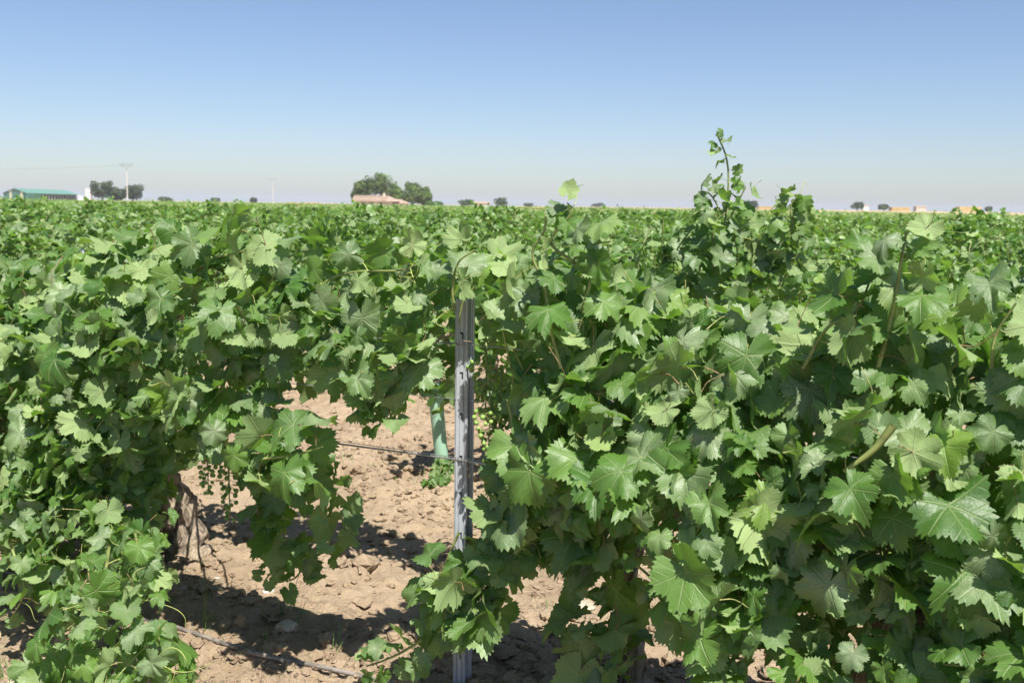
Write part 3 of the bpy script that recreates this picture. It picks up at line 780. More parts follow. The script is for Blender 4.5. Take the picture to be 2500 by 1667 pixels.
# second row: the tall bush on the right, built for itself
def loc2(px, py, k, s0, off=0.0):
    s, z, p = on_row(px, py, k, off); return Vector((s - s0, -off, z - 0.06))
s_tall = on_row(1760, 700, 1)[0]
class Dummy: pass
dv = Vine(Vector((0, 0, 0)))
OUTY = Vector((0, -1, 0))
def sh2(pts, n, a, b, off=0.05, **kw): shoot(dv, [loc2(x, y, 1, s_tall, off) for x, y in pts], n, a, b, out=OUTY, **kw)
sh2([(1745, 700), (1760, 610), (1772, 520), (1778, 440), (1772, 385), (1752, 335)], 17, 0.12, 0.048, 0.1, r=0.0042, tends=0.06)
sh2([(1770, 560), (1800, 500), (1820, 460)], 6, 0.10, 0.08, 0.1)
sh2([(1760, 520), (1735, 480), (1715, 470)], 5, 0.09, 0.085, 0.15)
sh2([(1900, 600), (1935, 560), (1930, 510), (1945, 485)], 10, 0.10, 0.085, 0.15)
sh2([(1860, 720), (1850, 640), (1900, 600), (1935, 540), (1935, 490)], 17, 0.11, 0.07, 0.1, r=0.0045)
sh2([(1860, 780), (1830, 690), (1850, 600), (1870, 560)], 9, 0.12, 0.09, 0.1)
sh2([(1700, 700), (1720, 600), (1705, 530)], 10, 0.12, 0.08, 0.1)
sh2([(1640, 700), (1650, 620), (1690, 560)], 9, 0.12, 0.08, 0.1)
sh2([(1600, 760), (1590, 680), (1600, 630)], 7, 0.12, 0.08, 0.05)
sh2([(1800, 700), (1800, 620), (1790, 560), (1830, 540)], 10, 0.12, 0.09, 0.15)
sh2([(1740, 660), (1740, 600), (1745, 540)], 8, 0.13, 0.10, 0.2)
sh2([(1900, 700), (1940, 640), (1950, 570), (1960, 530)], 10, 0.11, 0.07, 0.05)
ex = [leaf_matrix(a, b, c, d) for a, b, c, d, e in dv.leaves]
def rest_seed(): random.seed(991)
tallv = vine_tree(31, 1.18, 0.55, 330, 300, 1, ex, dv.canes); setpos(tallv, 1, s_tall)
for P in dv.tend:
    m = MB(); m.tube(P, 0.0014, 4, cap=False); m.build("tendril", M_TEND, tallv, True)
tag(tallv, "tall grapevine of the second row whose thin shoot reaches high into the sky", "grapevine", "grapevines behind the front row")
protoA = [reg(vine_tree(50 + i, 1.11 + 0.05 * (i % 3), 0.6, 560, 280)) for i in range(4)]
protoB = [reg(vine_tree(70 + i, 1.12 + 0.06 * (i % 3), 0.62, 460, 0, tall=(i % 4 == 0))) for i in range(8)]
usedA = [False] * 4; usedB = [False] * 8
SP = 1.05; cand = []
for k in range(1, 60):
    for j in range(-200, 200):
        s = j * SP + ((k * 0.37) % 1.0) * SP + random.uniform(-0.1, 0.1); p = rp(k, s)
        if p.y < 1.5 or abs(p.x) > 0.57 * p.y + 1.2 or p.length > 60: continue
        cand.append((p.length, k, s, p))
cand.sort(key=lambda c: c[0])
cnt = 6; far_limit = 0; nearv = {}
g_lo = on_row(680, 900, 1)[0]; g_hi = on_row(1130, 900, 1)[0]
for d, k, s, p in cand:
    if cnt >= 296: break
    if k == 1 and (abs(s - s_tall) < 0.75 or g_lo - 0.35 < s < g_hi + 0.35): continue
    side = "left" if p.x < -0.1 * p.y else ("right" if p.x > 0.15 * p.y else "middle")
    if k <= 3:
        i = random.randrange(4)
        r = protoA[i] if not usedA[i] else copy_tree(protoA[i]); usedA[i] = True
        nearv.setdefault(k, []).append((p.x / p.y, r)); r['label'] = 'grapevine'
    else:
        i = random.randrange(8)
        r = protoB[i] if not usedB[i] else copy_tree(protoB[i]); usedB[i] = True
        dist = "near" if d < 16 else ("middle" if d < 24 else "far")
        r['label'] = "green grapevine among the crowded %s rows in the %s of the field" % (dist, side)
    r['category'] = "grapevine"; r['group'] = "grapevines behind the front row"
    setpos(r, k, s, random.uniform(-0.06, 0.06), random.choice([0.93, 0.97, 1.0, 1.0, 1.04, 1.08]))
    if random.random() < 0.5 and k > 3: r.rotation_euler = (0, 0, ROT + math.pi)
    cnt += 1; far_limit = d
ORD = ["leftmost", "second from the left", "third from the left", "fourth from the left", "fifth from the left", "sixth from the left", "seventh from the left", "eighth from the left",
       "ninth from the left", "tenth from the left", "eleventh from the left", "twelfth from the left", "thirteenth from the left", "fourteenth from the left"]
for k, L in nearv.items():
    L.sort(key=lambda q: q[0]); n = len(L)
    for i, (q, r) in enumerate(L):
        o_ = ORD[i] if i < (n + 1) // 2 and i < len(ORD) else ORD[min(n - 1 - i, len(ORD) - 1)].replace("left", "right")
        r['label'] = {1: "leafy grapevine right behind the front row, %s in the second row", 2: "bright-topped grapevine, %s in the third row", 3: "grapevine showing only its top, %s in the fourth row"}[k] % o_
print("vines", cnt, "to", far_limit)

# the rest of the vineyard, out to its far edge: one uncountable mass
def far_field():
    random.seed(5); mats = []; Rmin = far_limit
    def edge(u): return 400 if u < 0.08 else 400 - (u - 0.08) / 0.5 * 235     # the field ends nearer on the right
    def fill_f(n, R0, R1, smin, low):
        c = 0
        while c < n:
            Rr = 1 / (1 / R1 + random.random() * (1 / R0 - 1 / R1)); u = random.uniform(-0.60, 0.60)
            y = Rr / math.sqrt(1 + u * u); x = u * y
            if y > edge(u): continue
            q = Vector((x, y, 0)) - P0; a = q.dot(RN); s = q.dot(RD); k = round(a / RS); offn = random.gauss(0, 0.22 + Rr / 900)
            p = P0 + RN * (k * RS + offn) + RD * s
            if p.length < Rmin + 0.3: continue
            tp = 1.18 + 0.07 * math.sin(s * 5.9 + k) + 0.06 * math.sin(s * 2.3 + k * 2)
            z = tp - 0.3 * abs(offn) - abs(random.gauss(0, 0.1)) if random.random() > low else random.uniform(0.45, tp)
            if random.random() < 0.012: z = tp + random.uniform(0.05, 0.28)
            p.z = z + float(ground_z(p.x, p.y))
            n_, tip = leaf_pose(-RN * 0.5 + UP * 0.8, 0.7, 0.2, 0.5)
            mats.append(leaf_matrix(p, n_, tip, random.uniform(0.06, 0.13) * max(1.0, (Rr / 75) ** 0.85) * smin)); c += 1
    fill_f(44000, Rmin, 75, 1.0, 0.35); fill_f(22000, 75, 180, 1.0, 0.3); fill_f(16000, 180, 470, 1.1, 0.2)
    o = link("distant_vineyard", merged_leaves("distant_vineyard", mats, ARR_LOW, M_LEAFF))
    tag(o, "unbroken green mass of distant vine rows reaching the horizon", "vineyard", kind='stuff')
far_field(); random.seed(77)

# ------------------------------------------------------------------ trellis post
def steel_post(name, base, top, label, detail=True, rz=0.0, group=None):
    root = empty(name, base, rz)
    # folded profile (plan view), x right, y away from the camera: web with ribs, flanges going back
    web = [(-0.0190, 0.004), (-0.0165, 0.0), (-0.0105, 0.0), (-0.0085, 0.0035), (-0.0060, 0.0035), (-0.0040, 0.0), (0.0010, 0.0), (0.0060, 0.0), (0.0085, 0.0035), (0.0110, 0.0035), (0.0130, 0.0), (0.0180, 0.0), (0.0205, 0.004)]
    left = [(-0.0190, 0.004), (-0.0200, 0.030), (-0.0240, 0.034), (-0.0250, 0.040)]
    right = [(0.0205, 0.004), (0.0200, 0.034)]
    lip = [(0.0215, 0.0345), (0.0250, 0.031), (0.0290, 0.031), (0.0320, 0.034), (0.0365, 0.034), (0.0375, 0.040)]
    H = top - base.z
    zs = [0.0]; slots = []
    z0 = 0.0
    if detail:
        hz = [W(1112, y, 0.0).z - base.z for y in (818, 915, 1015, 1118, 1207, 1305, 1402, 1500, 1596)]
        hz = sorted(h for h in hz if 0.03 < h < H - 0.03)
        for h in hz: zs += [h - 0.011, h + 0.004, h + 0.010]; slots.append(h)
    zs.append(H)
    mb = MB()
    def strip(pl, rows, skip=None):
        b = [(x, y, z) for z in rows for x, y in pl]; n = len(pl); fs = []
        for i in range(len(rows) - 1):
            for j in range(n - 1):
                if skip and skip(i, j): continue
                fs.append((i * n + j, i * n + j + 1, (i + 1) * n + j + 1, (i + 1) * n + j))
        mb.add(b, fs)
    def sk(i, j):
        zm = (zs[i] + zs[i + 1]) / 2
        for h in slots:
            if h - 0.011 < zm < h + 0.004 and j == 6: return True
            if h + 0.004 < zm < h + 0.010 and j in (4, 5, 6): return True
        return False
    strip(web, zs, sk); strip(left, [0, H]); strip(right, [0, H]); strip(lip + [], [0, H]); strip([right[-1], lip[0]], [0, H]); strip([(0.0199, 0.0335), (-0.0199, 0.0335)], [0, H])  # last strip is an added back, closing the section so the slots look dark
    o = mb.build("profile", M_GALV, root, False)
    md = o.modifiers.new("thickness", 'SOLIDIFY'); md.thickness = 0.0016; md.offset = -1
    return root, slots
pb = rp(0, 0, 0.0); pb.z = gz(pb) - 0.02
post, slots = steel_post("trellis_post", pb, 1.235, "", rz=R(-4))
post.scale = (0.88, 1, 1)
tag(post, "galvanised steel trellis post with notched slots standing in the gap of the front row", "post", "steel trellis posts")
for px, py, k in ((188, 606, 1), (1400, 600, 2), (-1, -1, 3)):
    if k == 3: s, z = 4.2, 1.2
    else: s, z, _ = on_row(px, py, k)
    b = rp(k, s, 0.0); b.z = gz(b) - 0.02
    r, _ = steel_post("trellis_post", b, min(z, 1.30), "", False, R(10))
    lab = {1: "grey steel trellis post poking out of the leaves at the far left", 2: "tip of a steel trellis post among the leaves right of the gap", 3: "steel trellis post in the fourth row hidden in leaves"}[k]
    tag(r, lab, "post", "steel trellis posts")

# trellis wires: fixed to the post, sagging between posts
def wire(zp, name, label, r=0.0016, sl=0.0, sr=0.0, k=0, off=0.004, mat=None):
    pts = []
    for i in range(61):
        s = -4.5 + 8.0 * i / 60
        sag = (sl * min(1, -s / 2.2) if s < 0 else sr * min(1, s / 1.6))
        pts.append(rp(k, s, off, zp - sag + 0.003 * math.sin(s * 3)))
    m = MB(); m.tube(pts, r, 6); o = m.build(name, mat or M_WIRE, None, True)
    tag(o, label, "wire", "trellis wires of the front row")
wz = [W(1112, y, 0.004).z for y in (838, 973, 1120)]
wire(wz[0], "trellis_wire", "topmost thin trellis wire fixed to the steel post, mostly hidden in leaves", 0.0014, 0.03, 0.02)
wire(wz[1], "trellis_wire", "middle thin trellis wire crossing the steel post level with the grapes", 0.0014, 0.05, 0.03)
wire(wz[2], "trellis_wire", "lowest trellis wire, thick and pale, crossing the steel post above bare soil", 0.0030, 0.04, 0.03)
wire(wz[2] + 0.006, "trellis_wire", "thin second strand running just above the lowest trellis wire", 0.0011, 0.028, 0.02)
def twist(name, pts, r, mat, label, cat):
    m = MB(); m.tube(smooth_path(pts, 5), r, 5, cap=False); tag(m.build(name, mat, None, True), label, cat, "wire ties and dry tendrils")
def offs(px, py, o=0.02): return W(px, py, o)
twist("wire_hook", [offs(1150, 834), offs(1130, 832, .03), offs(1124, 840, .035), offs(1118, 842, .03), offs(1114, 837, .02)], 0.0011, M_RUST, "small bent wire hook on the steel post just below the topmost leaves", "hook")
twist("wire_tie", [offs(1100, 1121), offs(1109, 1108, .03), offs(1112, 1122, .03), offs(1100, 1130, .03), offs(1094, 1148), offs(1088, 1160), offs(1085, 1172)], 0.0012, M_DRY, "twisted tie dangling from the lowest wire at the steel post", "tie")
twist("dry_tendril", [offs(936, 1096), offs(938, 1108, .03), offs(932, 1112), offs(936, 1128), offs(950, 1136), offs(976, 1146)], 0.0009, M_DRY, "thin dry tendril hanging from the lowest wire left of the steel post", "tendril")
twist("wire_tie", [offs(1136, 1126), offs(1142, 1150), offs(1138, 1160), offs(1146, 1166), offs(1141, 1140)], 0.0009, M_DRY, "small tie on the back flange of the steel post", "tie")
mb = MB()
for i in range(26):
    a = W(random.uniform(1062, 1103), random.uniform(820, 835), random.uniform(0, 0.03)); mb.tube(tendril_pts(a, rv(), 0.035, 1.1), 0.0008, 3, cap=False)
tag(mb.build("dry_tendril_knot", M_DRY, None, True), "fuzzy knot of dry tendrils wrapped round the top wire beside the post", "tendril")

# ------------------------------------------------------------------ drip hose
hp = []
for px, py in ((-500, 1290), (-200, 1370), (0, 1423), (130, 1465), (300, 1514), (400, 1543), (500, 1580), (640, 1628), (820, 1678), (1000, 1725), (1200, 1785), (1500, 1890)):
    p = on_ground(px, py, 0.03); p.z = sum(gz(p + RD * q * 0.06) for q in range(-3, 4)) / 7 + 0.012; hp.append(p)
hp[2].z += 0.02; hp[3].z += 0.02
m = MB(); m.tube(smooth_path(hp, 8), 0.0075, 10)
tag(m.build("drip_hose", M_HOSE, None, True), "black dusty drip irrigation hose lying on the soil along the front row", "hose")

# ------------------------------------------------------------------ green tree guard and young vine
tb = on_ground(1080, 1178); tb.z = gz(tb)
root = empty("tree_guard", tb)
seg = 20; mb = MB(); H = 0.46
for (rad, z0, z1) in ((0.037, 0.0, H),):
    vs = []; fs = []
    rows = 7
    for i in range(rows + 1):
        t = i / rows; z = H * t; ox = -0.045 * t
        for q in (0, 1):
            rr = (rad + 0.002 * t) - (0.0018 if q else 0)
            for k in range(seg): vs.append((ox + rr * math.cos(2 * math.pi * k / seg), rr * math.sin(2 * math.pi * k / seg), z))
    for i in range(rows):
        for k in range(seg):
            k2 = (k + 1) % seg; a = i * 2 * seg; b = (i + 1) * 2 * seg
            fs.append((a + k, a + k2, b + k2, b + k)); fs.append((a + seg + k2, a + seg + k, b + seg + k, b + seg + k2))
    a = rows * 2 * seg
    for k in range(seg): k2 = (k + 1) % seg; fs.append((a + k, a + k2, a + seg + k2, a + seg + k))
    mb.add(vs, fs)
mb.build("tube", M_TUBE, root, True)
mb = MB(); mb.tube([(-0.05 + 0.0415 * math.cos(t * 0.4) + 0.008, 0.0415 * math.sin(t * 0.4), 0.3) for t in range(17)], 0.0016, 4); mb.build("cable_tie", M_HOSE, root, True)
tag(root, "pale green plastic tree guard tube leaning on bare soil behind the steel post", "tree guard")
yv = Vine(tb); yroot = empty("young_vine", tb + Vector((0.02, -0.04, 0)))
shoot(yv, [tb + Vector((0.02, -.04, 0.01)), at_depth(1085, 1130, tb.y - .1), at_depth(1075, 1150, tb.y - .15), at_depth(1060, 1190, tb.y - .2), at_depth(1045, 1225, tb.y - .25)], 26, 0.065, 0.055, out=Vector((0, -1, 0)))
shoot(yv, [tb + Vector((0.02, -.04, 0.01)), at_depth(1092, 1140, tb.y - .05), at_depth(1090, 1160, tb.y - .1), at_depth(1075, 1200, tb.y - .18), at_depth(1068, 1235, tb.y - .22)], 24, 0.07, 0.06, out=Vector((0, -1, 0)))
T = Matrix.Translation(-yroot.location)
for P, r in yv.canes:
    m = MB(); m.tube([T @ p for p in P], 0.003, 5, cap=False); m.build("cane", M_CANE, yroot, True)
for pos, n, tip, size, foot in yv.leaves:
    pos = pos.copy(); pos.z = max(pos.z, gz(pos) + 0.03)
    o = link("leaf", random.choice(LEAF_MID), yroot); o.matrix_local = T @ leaf_matrix(pos, n, tip, size)
tag(yroot, "small bright young grapevine sprawling at the foot of the green tube", "young vine")

# ------------------------------------------------------------------ stones, grass, straw
def stone(px, py, size, mat, label, flat=0.6):
    p = on_ground(px, py); V, Fc = IC2; rd = random.Random(px)
    q = [Vector(v) for v in V]; o3 = Vector((px, py, 0)) * 0.1
    q = [v * (1 + 0.28 * mnoise.noise(v * 1.4 + o3) + 0.08 * mnoise.noise(v * 4 + o3)) for v in q]
    m = MB(); m.add([(v.x * size * 1.2, v.y * size, v.z * size * flat) for v in q], [tuple(f) for f in Fc])
    p.z = gz(p) + size * flat * 0.35; o = m.build("stone", mat, None, False, p); o.rotation_euler[2] = rd.uniform(0, 6)
    tag(o, label, "stone", "stones lying on the soil")
stone(656, 1461, 0.020, M_STONEW, "small white stone on the sunny clods below the drooping leaves")
stone(700, 1578, 0.034, M_STONE, "larger pale stone lying in the dark shadow near the drip hose")
stone(448, 1465, 0.024, M_STONE, "rounded tan stone among the clods right of the left vine's trailing shoots")
stone(1158, 1600, 0.026, M_STONE, "pale stone just right of the steel post near the bottom")
stone(220, 1600, 0.026, M_STONE, "tan stone on the ground between the trailing shoots at lower left")
stone(32, 1655, 0.020, M_STONE, "small stone at the lower left corner")
stone(530, 1427, 0.012, M_STONEW, "tiny white pebble on the sunny clods right of the gnarled trunk")
stone(1420, 1490, 0.045, M_STONE, "broad pale stone behind the dark hanging leaves", 0.5)

def blade(mb, base, h, lean, w=0.0018):
    an = random.uniform(0, 6.28); d = Vector((math.cos(an), math.sin(an), 0)); sdv = Vector((-d.y, d.x, 0)) * w
    pts = [base + d * lean * t * t + UP * h * t * (1 - 0.25 * lean / max(h, .01) * t) for t in (0, .35, .7, 1)]
    vs = []
    for i, p in enumerate(pts): f = (1, .8, .5, .06)[i]; vs += [p - sdv * f, p + sdv * f]
    mb.add(vs, [(0, 1, 3, 2), (2, 3, 5, 4), (4, 5, 7, 6)])
def tuft(px, py, n, h, spread, mat, label):
    p = on_ground(px, py); p.z = gz(p) - 0.003; m = MB()
    for i in range(n): blade(m, Vector((random.gauss(0, spread), random.gauss(0, spread), 0)), h * random.uniform(0.5, 1.1), random.uniform(0.01, h * 0.6), 0.0017)
    o = m.build("grass_tuft", mat, None, False, p); tag(o, label, "grass tuft", "grass tufts on the bare soil")
tuft(502, 1585, 8, 0.17, 0.008, M_GRASS, "upright dark green grass tuft beside the drip hose in the middle of the open soil")
tuft(500, 1500, 9, 0.10, 0.02, M_GRASS, "low bright grass tuft on sunny soil above the drip hose")
tuft(690, 1545, 7, 0.15, 0.010, M_GRASS, "thin grass stalks at the upper edge of the dark shadow")
tuft(732, 1560, 7, 0.12, 0.012, M_GRASS, "short grass stalks right beside the thin stalks in the dark shadow")
tuft(820, 1625, 9, 0.13, 0.014, M_GRASS, "leafy grass tuft at the right end of the dark shadow")
tuft(640, 1610, 6, 0.08, 0.012, M_GRASS, "small grass tuft inside the dark shadow by the hose")
tuft(15, 1650, 16, 0.12, 0.03, M_GRASS, "grass tuft in the lower left corner")
tuft(1325, 1495, 8, 0.05, 0.02, M_GRASS, "tiny grass tuft on soil under the right vine")
tuft(830, 1150, 12, 0.06, 0.05, M_GRASS, "sparse pale grass tuft on the sunny soil below the lowest wire")
tuft(1020, 1190, 9, 0.06, 0.04, M_GRASS, "sparse grass tuft left of the green tube's young vine")
tuft(1555, 1565, 9, 0.05, 0.03, M_GRASS, "low weed on the soil under the right foreground leaves")
m = MB()
for i in range(3600):
    s = random.uniform(-2.6, 2.6); off = random.gauss(0.02, 0.17)
    if vnoise(np.array(s * 2.7), np.array(off * 4.0), 44) < 0.45: continue
    if -0.9 < s < -0.05 and off < -0.05: continue
    p = rp(0, s, off + 0.12); p.z = gz(p) + random.uniform(0.001, 0.012)
    an = random.uniform(0, 6.28); L = random.uniform(0.02, 0.085); d = Vector((math.cos(an), math.sin(an), random.uniform(-0.02, 0.3))) * L
    c = Vector((-d.y, d.x, 0)).normalized() * 0.0010; mid = p + d * 0.5 + UP * random.uniform(0, 0.014) + c * random.uniform(-6, 6)
    m.add([p - c, p + c, mid - c, mid + c, p + d - c * .4, p + d + c * .4], [(0, 1, 3, 2), (2, 3, 5, 4)])
tag(m.build("dry_straw", M_STRAWG), "matted dry straw and dead grass under the front vine row", "straw", kind='stuff')
m = MB()
for i in range(260):
    X = random.uniform(-3, 1); Y = random.uniform(3.2, 9); p = Vector((X, Y, gz(Vector((X, Y, 0)))))
    if vnoise(np.array(X * 1.7), np.array(Y * 1.7), 54) < 0.62: continue
    for j in range(7): blade(m, p + Vector((random.gauss(0, .02), random.gauss(0, .02), 0)), random.uniform(.015, .05), random.uniform(0, .03), 0.0014)
tag(m.build("sparse_weeds", M_GRASS), "sparse thin weeds sprouting from the bare soil", "weeds", kind='stuff')

# ------------------------------------------------------------------ horizon objects
def gp(px, Y, extra=0.0):
    d = ray(px, 500); p = EYE + d * (Y / d.y); p.z = gz(p) + extra; return p
M_TREED = simple("tree_foliage_dark", (0.058, 0.088, 0.030), 0.8, 0, 0.5, 0.6)
M_TREEP = simple("pine_foliage", (0.105, 0.165, 0.030), 0.8, 0, 0.45, 0.5)
M_TRUNK = simple("tree_bark", (0.16, 0.12, 0.09), 0.9, 0, 0.2, 2)
def tree(px, Y, w, h, lobes, n, mat, label, cat="tree", group="trees on the horizon", name="tree", leafs=0.4, th=0.3):
    b = gp(px, Y); root = empty(name, b); rd = random.Random(int(px * 7 + h * 10)); random.seed(int(px))
    m = MB(); P = [(0, 0, -0.2), (0.1, 0, h * 0.2), (0.2 * rd.uniform(-1, 1), 0, h * 0.5), (0.1, 0, h * 0.85)]
    m.tube(smooth_path(P, 3), [w * 0.045 * (1 - 0.08 * i) + .05 for i in range(10)], 8)
    for i in range(5):
        a = rd.uniform(0, 6.28); z = h * rd.uniform(0.3, 0.6); m.tube([(0, 0, z), (math.cos(a) * w * .2, math.sin(a) * w * .2, z + h * .12), (math.cos(a) * w * .36, math.sin(a) * w * .36, z + h * .2)], [w * .02, w * .014, w * .006], 5)
    m.build("trunk", M_TRUNK, root, True)
    m = MB(); vs = []; fs = []
    sub = []
    for (lx, lz, lr, lh) in lobes:
        for j in range(9):
            a = rd.uniform(0, 6.28); e = rd.uniform(-0.7, 1.0); q = 0.62
            sub.append((lx * w + math.cos(a) * lr * w * q, math.sin(a) * lr * w * q, lz * h + e * lh * h * q, lr * w * 0.45, lh * h * 0.42))
        sub.append((lx * w, 0, lz * h, lr * w * 0.8, lh * h * 0.8))
    tot = sum(s[3] * s[4] for s in sub)
    for (cx, cy, cz, r, hh) in sub:
        for i in range(int(n * r * hh / tot)):
            d = rv().normalized(); q = rd.uniform(0.72, 1.08); p = Vector((cx + d.x * r * q, cy + d.y * r * q, cz + d.z * hh * q))
            if p.z < th: continue
            s = leafs * rd.uniform(0.5, 1.1); n_ = (d + rv(0.5)).normalized(); u = n_.orthogonal().normalized(); v2 = n_.cross(u)
            m.add([p + u * s * .5, p + v2 * s * .5, p - u * s * .5 + n_ * s * .1, p - v2 * s * .5], [(0, 1, 2, 3)])
    m.build("crown", mat, root, False)
    tag(root, label, cat, group)
ds = 450 / F   # metres per photo pixel at 450 m
# cluster left of the pylon
for args in ((250, 440, 9.5, 9.8, [(-.05, .55, .42, .42), (.2, .62, .3, .38)], "broad dark tree directly right of the white tower"),
             (285, 455, 8.0, 7.6, [(0, .5, .5, .45)], "lower dark tree between the two taller trees by the pylon"),
             (325, 445, 9.0, 9.3, [(-.1, .55, .42, .4), (.15, .5, .4, .42)], "dark tree directly right of the tall pylon")):
    px, Y, w, h, lb, lab = args; tree(px, Y, w, h, lb, 4200, M_TREED, lab, leafs=0.62)
# pines round the farmhouse
for px, w, h, lb, lab in ((880, 7.6, 9.6, [(0, .55, .42, .40), (.0, .75, .3, .25)], "rounded pine at the left end behind the farmhouse roof"),
        (930, 13.6, 12.4, [(-.05, .62, .36, .30), (.2, .48, .3, .25), (-.22, .5, .24, .22), (0, .8, .2, .2), (.36, .62, .12, .16)], "tallest spreading pine behind the farmhouse chimney"),
        (968, 6.2, 8.4, [(0, .55, .45, .42)], "pine between the tallest pine and the right pair"),
        (1006, 8.4, 9.0, [(0, .5, .48, .42), (.0, .75, .28, .24)], "conical pine at the right end of the farmhouse"),
        (1035, 6.6, 7.8, [(0, .5, .42, .45)], "rightmost pine of the group by the farmhouse")):
    tree(px, 352 if px != 1006 else 338, w, h, lb, 4200, M_TREEP, lab, name="pine_tree", group="pines by the farmhouse", leafs=0.58)
for px, Y, w, h, lab in ((404, 600, 8.5, 3.8, "low round bush far away right of the pylon trees"), (527, 700, 7, 4.0, "tiny tree on the horizon between the two pylons"),
        (619, 650, 4.5, 4.6, "tiny round tree left of the second pylon"), (1138, 520, 8.4, 4.4, "dark round tree on the horizon right of the farmhouse"),
        (1222, 520, 7.4, 5.6, "taller dark tree on the horizon above the steel post"), (1290, 800, 9, 3.5, "flat far tree right of the horizon tree above the post"), (1460, 900, 12, 4.5, "faint distant tree left of the tall shoot"),
        (1837, 620, 7.5, 5.4, "dark tree touching the left straw stack"), (2093, 620, 8.6, 5.6, "dark tree left of the middle straw stack"), (2158, 600, 6.4, 4.2, "small dark tree adjoining the middle straw stack"),
        (2413, 620, 5, 3.8, "small round tree right of the last straw stack"), (1062, 345, 5.5, 2.6, "low bright bush at the right foot of the pines")):
    tree(px, Y, w, h, [(0, .5, .48, .48), (.1, .6, .3, .36)], 1300, M_TREED if px != 1062 else M_LEAFF, lab, leafs=0.75)

# farm shed on the left
M_GRN = simple("green_cladding", (0.06, 0.19, 0.15), 0.5, 0, 0.06, 0.5)
M_GRNR = simple("green_roof", (0.13, 0.27, 0.20), 0.45, 0, 0.05, 0.3)
M_CREAM = simple("cream_panel", (0.62, 0.60, 0.42), 0.7, 0, 0.05, 1)
M_CONC = simple("concrete", (0.42, 0.40, 0.36), 0.85, 0, 0.12, 2)
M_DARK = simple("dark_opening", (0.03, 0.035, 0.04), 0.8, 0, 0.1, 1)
M_WHITE = simple("whitewash", (0.80, 0.78, 0.76), 0.8, 0, 0.04, 1)
b = gp(10, 450); root = empty("farm_shed", b)
# local frame: origin = left front corner; gable wall runs right/away to px 40..95, long side goes to px 188
def lp(px, Y, z): p = gp(px, Y); return Vector((p.x - b.x, p.y - b.y, z))
HE = 4.05; HR = 6.1
A_ = lp(10, 450, 0); B_ = lp(68, 436, 0); C_ = lp(188, 500, 0); D_ = C_ + (A_ - B_)
rA = (A_ + B_) / 2; rC = (C_ + D_) / 2
z = lambda v, h: Vector((v.x, v.y, h))
# walls as solid slabs
def slab(mb, p, q, z0, z1, t=0.2, inset=0.0):
    d = (q - p).normalized(); n = Vector((-d.y, d.x, 0)) * t
    vs = [z(p, z0), z(q, z0), z(q + n, z0), z(p + n, z0), z(p, z1), z(q, z1), z(q + n, z1), z(p + n, z1)]
    mb.add(vs, [(0, 3, 2, 1), (4, 5, 6, 7), (0, 1, 5, 4), (1, 2, 6, 5), (2, 3, 7, 6), (3, 0, 4, 7)])
mb = MB(); slab(mb, A_, B_, 0, HE)
n_ = Vector((-(B_ - A_).y, (B_ - A_).x, 0)).normalized() * 0.2
mb.add([z(A_, HE), z(B_, HE), z(rA, HR), z(A_ + n_, HE), z(B_ + n_, HE), z(rA + n_, HR)], [(0, 1, 2), (3, 5, 4), (1, 4, 5, 2), (0, 2, 5, 3)])
mb.build("gable_wall", M_GRN, root)
mb = MB(); slab(mb, D_, A_, 0, HE); slab(mb, C_, D_, 0, HE); mb.build("wall", M_GRN, root)
mb = MB(); slab(mb, B_, C_, HE - 0.55, HE, 0.2); mb.build("side_fascia", M_GRN, root)
mb = MB(); inn = (A_ - B_).normalized() * 2.5; slab(mb, B_ + inn, C_ + inn, 0, HE - 0.3, 0.2); mb.build("interior_shade", M_DARK, root)  # near-black sheet: shade between the columns put in as colour
for t in (0.26, 0.72):
    d = (B_ - A_); nn = -n_.normalized() * 0.05
    mb = MB(); q = A_ + d * t; slab(mb, q + nn, q + d * 0.10 + nn, 0, HE + (1.15 if t < .5 else 1.0) * (1 - abs(t + .05 - .5) * 2) * 1.6, 0.04); mb.build("cream_panel", M_CREAM, root)
mb = MB(); d = C_ - B_; slab(mb, B_, B_ + d * 0.25, 0, HE - 0.56, 0.2); mb.build("side_panel", M_GRN, root)
for i in range(13):
    t = 0.30 + 0.70 * i / 12; q = B_ + d * min(t, 0.985); m = MB(); w = d.normalized() * 0.45; slab(m, q - w, q + w * 0.3, 0, HE - 0.56, 0.35); m.build("column", M_CONC, root)
mb = MB(); ov = n_.normalized() * -0.35
for (p, q) in ((A_, D_), (B_, C_)):
    o2 = (p - rA).normalized() * 0.35; e0 = z(p + ov + o2, HE - 0.15); e1 = z(q - ov + o2, HE - 0.15); r0 = z(rA + ov, HR + 0.02); r1 = z(rC - ov, HR + 0.02); up = Vector((0, 0, 0.12))
    mb.add([e0, e1, r1, r0, e0 + up, e1 + up, r1 + up, r0 + up], [(3, 2, 1, 0), (4, 5, 6, 7), (0, 1, 5, 4), (1, 2, 6, 5), (3, 0, 4, 7)])
mb.build("roof", M_GRNR, root)
root.scale = (1, 1, 0.93)
tag(root, "long green farm shed with cream panels and a row of pale columns, far left", "shed")

